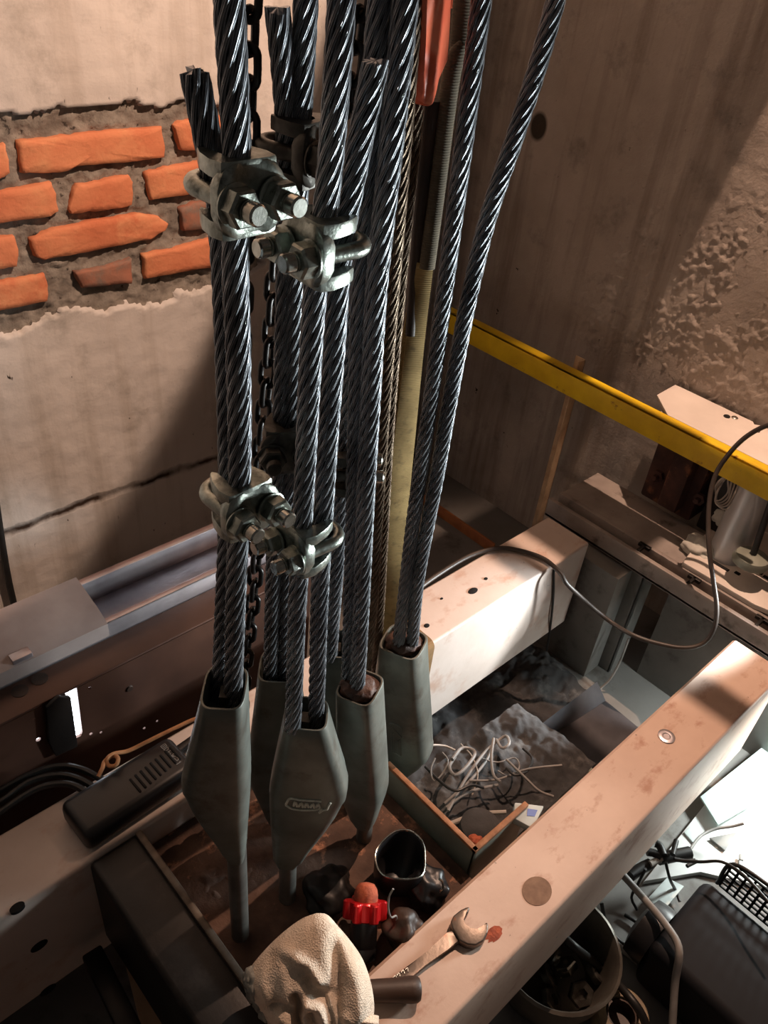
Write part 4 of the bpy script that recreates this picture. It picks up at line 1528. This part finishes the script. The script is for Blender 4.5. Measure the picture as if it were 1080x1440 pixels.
# tan cord with knot
bm = B()
pts = [(138, 1092), (144, 1080), (147, 1071), (158, 1063), (166, 1066), (163, 1076), (153, 1077), (150, 1068), (160, 1060), (180, 1056), (205, 1044), (225, 1034), (250, 1022), (272, 1012), (300, 1004)]
add_tube(bm, [atz(x, y, .045 + .003 * math.sin(k * 1.9)) for k, (x, y) in enumerate(pts)], .0025, 9, .003)
solo('tan_cord', bm, M['cord_orange'], 'knotted tan cord lying across the top of the black handset', 'cord')
for k, (lb, px) in enumerate((('dark cable curving along the beam left of the handset, upper one', [(-40, 1130), (0, 1112), (40, 1090), (80, 1078), (115, 1082), (150, 1100)]),
                              ('dark cable curving along the beam left of the handset, middle one', [(-40, 1150), (0, 1128), (40, 1100), (80, 1090), (112, 1096), (140, 1112)]),
                              ('dark cable curving along the beam left of the handset, lowest one', [(-40, 1172), (0, 1142), (50, 1110), (90, 1102), (115, 1110), (128, 1125)]))):
    bm = B()
    add_tube(bm, [atz(x, y, .012 + .002 * k) for x, y in px], .0042, 9, .005)
    solo('cable', bm, M['cord_black'], lb, 'cable', 'cables left of the handset')
# black hanging cable on the wall at far left
bm = B()
add_tube(bm, [aty(x, y, WY - .012) for x, y in [(-8, 690), (4, 770), (12, 815), (20, 851)]], .006, 9, .01)
solo('wall_cable', bm, M['cord_black'], 'short black cable running down the left wall at the picture edge', 'cable')
# bits under the black cross member
bm = B()
add_prism(bm, [atz(x, y, -.22) for x, y in [(170, 1330), (245, 1350), (262, 1470), (205, 1470)]], V((0, 0, -.02)), .002)
solo('wood_offcut', bm, M['wood'], 'pale wood offcut on the floor below the black cross member', 'offcut')
bm = B()
a, b = atz(128, 1335, -.14), atz(205, 1490, -.14)
d = (b - a).normalized()
s = UP.cross(d).normalized()
add_prism(bm, [a + s * .012, a - s * .012, b - s * .012, b + s * .012], V((0, 0, -.02)), .003)
solo('angle_iron', bm, M['black_steel'], 'dark steel bar slanting down from the black cross member', 'bar')

# ------------------------------------------------------------------ right floor things
# motor-like black box with perforated guard
t = thing('machine_housing', 'dark blue black machine housing with perforated guard on the right floor', 'machine', (.78, -.1, FZ))
bm = B()
add_box(bm, (.700, -.42, FZ), (.853, .074, -.20), .014, 4)
obj('housing', bm, M['motor'], t)
bm = B()
add_lathe(bm, V((.745, .074, -.245)), V((0, 1, 0)), [(.045, 0), (.046, .01), (.043, .028), (.02, .034), (.012, .034)], 28)
obj('end_bell', bm, M['black_plastic'], t)
bm = B()
gx = .858
gy0, gy1, gz0, gz1 = -.20, .055, -.205, -.145
nx, nz = 22, 6
sx, sz = (gy1 - gy0) / nx, (gz1 - gz0) / nz
for i in range(nx + 1):
    y = gy0 + i * sx
    add_box(bm, (gx, y - sx * .16, gz0), (gx + .002, y + sx * .16, gz1))
for j in range(nz + 1):
    z = gz0 + j * sz
    add_box(bm, (gx, gy0, z - sz * .18), (gx + .002, gy1, z + sz * .18))
for y in (gy0 + (gy1 - gy0) * .42,):
    add_box(bm, (gx - .001, y - .022, gz0), (gx + .003, y + .022, gz1))
obj('guard', bm, M['black_steel'], t)
bm = B()
add_tube(bm, [V((gx + .001, gy1 + .004, gz0)), V((gx + .001, gy1, gz1 - .004)), V((gx + .001, .0, gz1 + .010)), V((gx + .001, -.1, gz1 + .012)), V((gx + .001, gy0, gz1)), V((gx + .001, gy0 - .002, gz0))], .003, 9, .004)
obj('guard_frame', bm, M['black_steel'], t)

t = thing('parts_bowl', 'dull steel bowl of dark parts under the near beam at the bottom', 'bowl', V((.615, .15, FZ)))
pc = V((.605, .155, FZ))
bm = B()
add_lathe(bm, pc, UP, [(.055, 0), (.066, .003), (.080, .05), (.084, .088), (.086, .092), (.082, .094), (.078, .088), (.072, .05), (.058, .010), (.01, .008)], 44)
obj('bowl', bm, M['bowl'], t)
for k in range(7):
    a = k * 2.4
    r = .018 + .005 * k
    c0 = pc + V((r * math.cos(a), r * math.sin(a) - .02, .03 + .004 * (k % 3)))
    bm = B()
    ax = V((math.sin(k * 1.7), math.cos(k * 2.1), .8)).normalized()
    add_lathe(bm, c0, ax, [(.008, 0), (.017, .001), (.018, .004), (.018, .010), (.016, .012), (.008, .012), (.0075, .006)], 18 if k % 2 else 6)
    solo('machine_nut' if k % 2 == 0 else 'washer_ring', bm, M['zinc_dark' if k % 3 else 'bolt'], ['large hex nut lying in the steel bowl', 'thick round ring lying in the steel bowl'][k % 2], 'nut' if k % 2 == 0 else 'ring', ['loose nuts in the bowl', 'loose rings in the bowl'][k % 2])

t = thing('tape_roll', 'worn roll of cream tape lying on the floor at the bottom edge', 'tape', atz(866, 1436, FZ))
pc = atz(866, 1440, FZ)
bm = B()
n = 40
add_rings(bm, [[pc + V((r * math.cos(2 * PI * k / n), r * math.sin(2 * PI * k / n), z)) for k in range(n)] for r, z in ((.034, .0), (.036, .001), (.036, .033), (.034, .035), (.022, .034), (.021, .001))], closed=True)
obj('tape', bm, mat('cream_tape', (170, 150, 116), (120, 104, 84), 30, .6), t)
bm = B()
add_lathe(bm, pc, UP, [(.0205, .001), (.0205, .030), (.018, .0305), (.017, .012), (.004, .011)], 28)
obj('core', bm, M['handle'], t)


def cable(label, px, z, r, m, name='cable', cat='cable', group=None):
    bm = B()
    P = []
    for q in px:
        P.append(atz(q[0], q[1], q[2] if len(q) > 2 else z))
    add_tube(bm, P, r, 10, .006)
    return solo(name, bm, M[m], label, cat, group)


cable('grey cable bending down from the near beam past the machine to the bottom edge', [(872, 1226, -.19), (890, 1246, -.20), (918, 1278, -.19), (938, 1303, -.18), (952, 1325, -.18), (955, 1345, -.185), (949, 1385, -.22), (945, 1450, -.26)], -.2, .0052, 'cord_grey')
cable('grey cable running straight across the floor to the bottom right', [(826, 1285, -.27), (850, 1312, -.285), (890, 1347, -.292), (940, 1383, -.293), (990, 1422, -.293), (1030, 1460, -.293)], -.29, .0048, 'cord_grey')
cable('thick black cable curving from the bowl to the bottom edge', [(795, 1320, -.198), (812, 1335, -.20), (850, 1365, -.262), (885, 1402, -.24), (905, 1432, -.25), (915, 1470, -.28)], -.28, .0058, 'cord_black')
cable('thin dark wire looped on the floor under the near beam', [(846, 1270, -.27), (852, 1298, -.285), (866, 1318, -.29), (886, 1333, -.292), (902, 1322, -.292), (898, 1300, -.292), (878, 1286, -.292)], -.29, .003, 'cord_black')
cable('thin dark wire dropping from the cable splice to the floor', [(936, 1212, -.22), (942, 1236, -.25), (950, 1252, -.285), (956, 1268, -.29)], -.28, .0024, 'cord_black')
cable('thin dark wire hanging left of the cable splice', [(908, 1222, -.22), (896, 1245, -.26), (888, 1262, -.28), (896, 1280, -.29)], -.28, .0022, 'cord_black')
cable('dark wire running from the cable splice over the perforated guard', [(950, 1210, -.20), (985, 1212, -.16), (1015, 1212, -.138), (1045, 1230, -.125), (1075, 1262, -.115), (1100, 1290, -.11)], -.2, .0022, 'cord_black')
cable('dark wire rising to the pale sheet at the right', [(970, 1195, -.24), (985, 1176, -.25), (1005, 1166, -.25), (1030, 1162, -.24), (1046, 1158, -.23)], -.2, .0024, 'cord_grey')
t = thing('cable_splice', 'bundle of black taped cable joints over the white floor', 'cable', atz(935, 1205, -.24))
for k, (px, r) in enumerate((([(886, 1232), (900, 1222), (914, 1215)], .0085), ([(926, 1208), (945, 1204), (970, 1199)], .0095), ([(914, 1215), (922, 1211), (930, 1208)], .005), ([(930, 1206), (920, 1200), (910, 1198)], .006), ([(933, 1203), (928, 1190), (922, 1186)], .006), ([(946, 1202), (949, 1190), (951, 1182)], .004), ([(948, 1208), (965, 1211), (980, 1210), (966, 1218)], .003))):
    bm = B()
    add_tube(bm, [atz(x, y, -.235 + .004 * k) for x, y in px], r, 10, .004)
    if k == 2:
        setp(obj('joint', bm, M['cord_pale'], t), 'pale bare joint')
    else:
        obj('taped_lead', bm, M['cord_black'], t)

# white slab standing in for the overlit floor, and scraps on it
bm = B()
add_prism(bm, [atz(x, y, FZ + .010) for x, y in [(905, 1240), (1000, 1120), (1110, 1050), (1200, 1150), (1130, 1260), (985, 1225)]], V((0, 0, -.0095)), .001)
solo('floor_board', bm, M['floor_pale'], 'white board on the brightly lit floor at the right', 'board')
for k, (lb, px, m_) in enumerate((('white scrap of card by the near beam', [(962, 1170), (974, 1160), (988, 1172), (976, 1186)], 'paper'), ('grey triangular scrap of card on the white board', [(998, 1178), (1036, 1170), (1020, 1196)], 'grey_paint'),
                                  ('pale blue card under the cable splice', [(912, 1262), (938, 1234), (962, 1246), (930, 1284)], 'paper'), ('small bolt shaped scrap on the white board', [(1040, 1200), (1046, 1202), (1046, 1210), (1040, 1208)], 'grey_paint'),
                                  ('narrow card strip below the foreground beam', [(935, 1150), (962, 1128), (968, 1134), (942, 1158)], 'floor_pale'))):
    bm = B()
    add_prism(bm, [atz(x, y, FZ + .014 + .002 * k) for x, y in px], V((0, 0, -.0035)), .0005)
    solo('card_scrap', bm, M[m_], lb, 'scrap', 'scraps on the floor')
bm = B()
p = atz(1090, 1240, -.2)
add_box(bm, (.95, -.32, FZ + .011), (1.0, -.055, -.15), .004)
solo('dark_crate', bm, M['grey_paint'], 'dull box edge behind the guard at the right picture edge', 'box')
bm = B()
a = [atz(1040, 1110, -.28), atz(1085, 1060, -.26), atz(1120, 1080, -.26), atz(1060, 1150, -.28)]
add_prism(bm, [atz(x, y, -.27) for x, y in [(985, 1120), (1085, 1040), (1120, 1060), (1060, 1130), (1010, 1160)]], V((0, 0, -.004)), .001)
solo('plastic_sheet', bm, mat('teal_white_sheet', (196, 214, 210), (176, 196, 192), 8, .4), 'pale bluish sheet leaning beside the foreground beam end', 'sheet')

# power cable looping over the rear beam, frame and rail
bm = B()
P = [atz(560, 850, .004), atz(610, 812, .006), atz(660, 782, .0065), atz(700, 771, .0065), atz(730, 774, .0065), atz(765, 786, .0065), atz(788, 806, .004), atz(800, 824, -.012)]
P += [V((1.06, .50, -.08)), atx(850, 868, 1.05), atx(890, 893, 1.05), atx(930, 906, 1.07), atx(965, 911, 1.09), atx(990, 904, 1.11), atx(1004, 884, 1.12), atx(1008, 855, 1.13), atx(1003, 815, 1.14), atx(998, 780, 1.15), atx(996, 740, 1.17),
      atx(998, 700, 1.19), atx(1006, 668, 1.205), atx(1020, 645, 1.215), atx(1040, 622, 1.225), atx(1062, 606, 1.23), atx(1090, 594, 1.23), atx(1130, 580, 1.23)]
P.pop(8)
add_tube(bm, P, .0040, 12, .006)
solo('power_cable', bm, mat('power_cable_sheath', (74, 66, 60), (56, 48, 44), 20, .45), 'long dark power cable looping from the rear beam up over the yellow rail', 'cable')
bm = B()
add_tube(bm, [atx(884, 898, 1.14), atx(872, 930, 1.13), atx(858, 955, 1.12), atx(846, 967, 1.11), atx(842, 975, 1.10), atx(849, 1000, 1.09), atx(850, 1025, 1.08), atx(843, 1048, 1.06)], .0022, 8, .005)
solo('thin_wire', bm, M['cord_grey'], 'thin grey wire hanging in front of the skirt panel', 'wire')
bm = B()
add_tube(bm, [aty(779, 800, BY0 - .002), aty(778, 840, BY0 - .003), aty(774, 880, BY0 - .003), aty(766, 930, BY0 + .02), aty(758, 985, BY0 + .04)], .0022, 8, .005)
solo('thin_wire', bm, M['cord_black'], 'thin dark wire hanging down the face of the rear beam', 'wire')

# unseen bars and plate, added overhead to cast shadow bands on the beams
bm = B()
add_box(bm, (1.166, .30, .95), (1.188, .58, .958), .001)
add_box(bm, (1.203, .452, .95), (1.282, .58, .958), .001)
add_box(bm, (1.166, .56, .95), (WX + .01, .60, .962), .001)
struct('trim_1', bm, M['black_steel'])

# ------------------------------------------------------------------ light
def light(name, kind, loc, target, energy, color, size=.1, **kw):
    d = bpy.data.lights.new(name, kind)
    d.energy = energy
    d.color = color
    if kind == 'AREA':
        d.shape = 'DISK'
        d.size = size
    elif kind in ('POINT', 'SPOT'):
        d.shadow_soft_size = size
    for k, v in kw.items(): setattr(d, k, v)
    o = bpy.data.objects.new(name, d)
    COL.objects.link(o)
    o.location = loc
    o.rotation_euler = (V(target) - V(loc)).to_track_quat('-Z', 'Y').to_euler()
    return o


light('wall_flood_lamp', 'SPOT', (1.0, .30, 1.6), (1.0 - .57, .30 + .75, 1.6 - .305), 104, (1, .70, .53), .02, spot_size=math.radians(85), spot_blend=.08)
light('beam_flood_lamp', 'SPOT', (1.30, .45, 1.5), (1.05, .10, 0), 84, (1, .65, .47), .008, spot_size=math.radians(68), spot_blend=.45)
light('cool_rope_lamp', 'SPOT', (1.31, -.10, .30), (.42, .36, .42), 80, (.90, .99, 1.0), .10, spot_size=math.radians(66), spot_blend=.8)
light('cool_beam_lamp', 'SPOT', (1.22, .16, .10), (.74, .53, -.08), 34, (.90, .98, 1.0), .03, spot_size=math.radians(42), spot_blend=.5)
light('floor_work_lamp', 'AREA', (1.19, .04, -.05), (1.06, .0, -.3), 3.6, (.92, 1, .98), .08)
w = bpy.data.worlds.new('world')
scene.world = w
w.use_nodes = True
w.node_tree.nodes['Background'].inputs[0].default_value = (1, .88, .80, 1)
w.node_tree.nodes['Background'].inputs[1].default_value = .042
vs_ = scene.view_settings
vs_.view_transform = 'Standard'
vs_.look = 'None'
vs_.exposure = 0.05
vs_.gamma = 1
vs_.use_curve_mapping = False
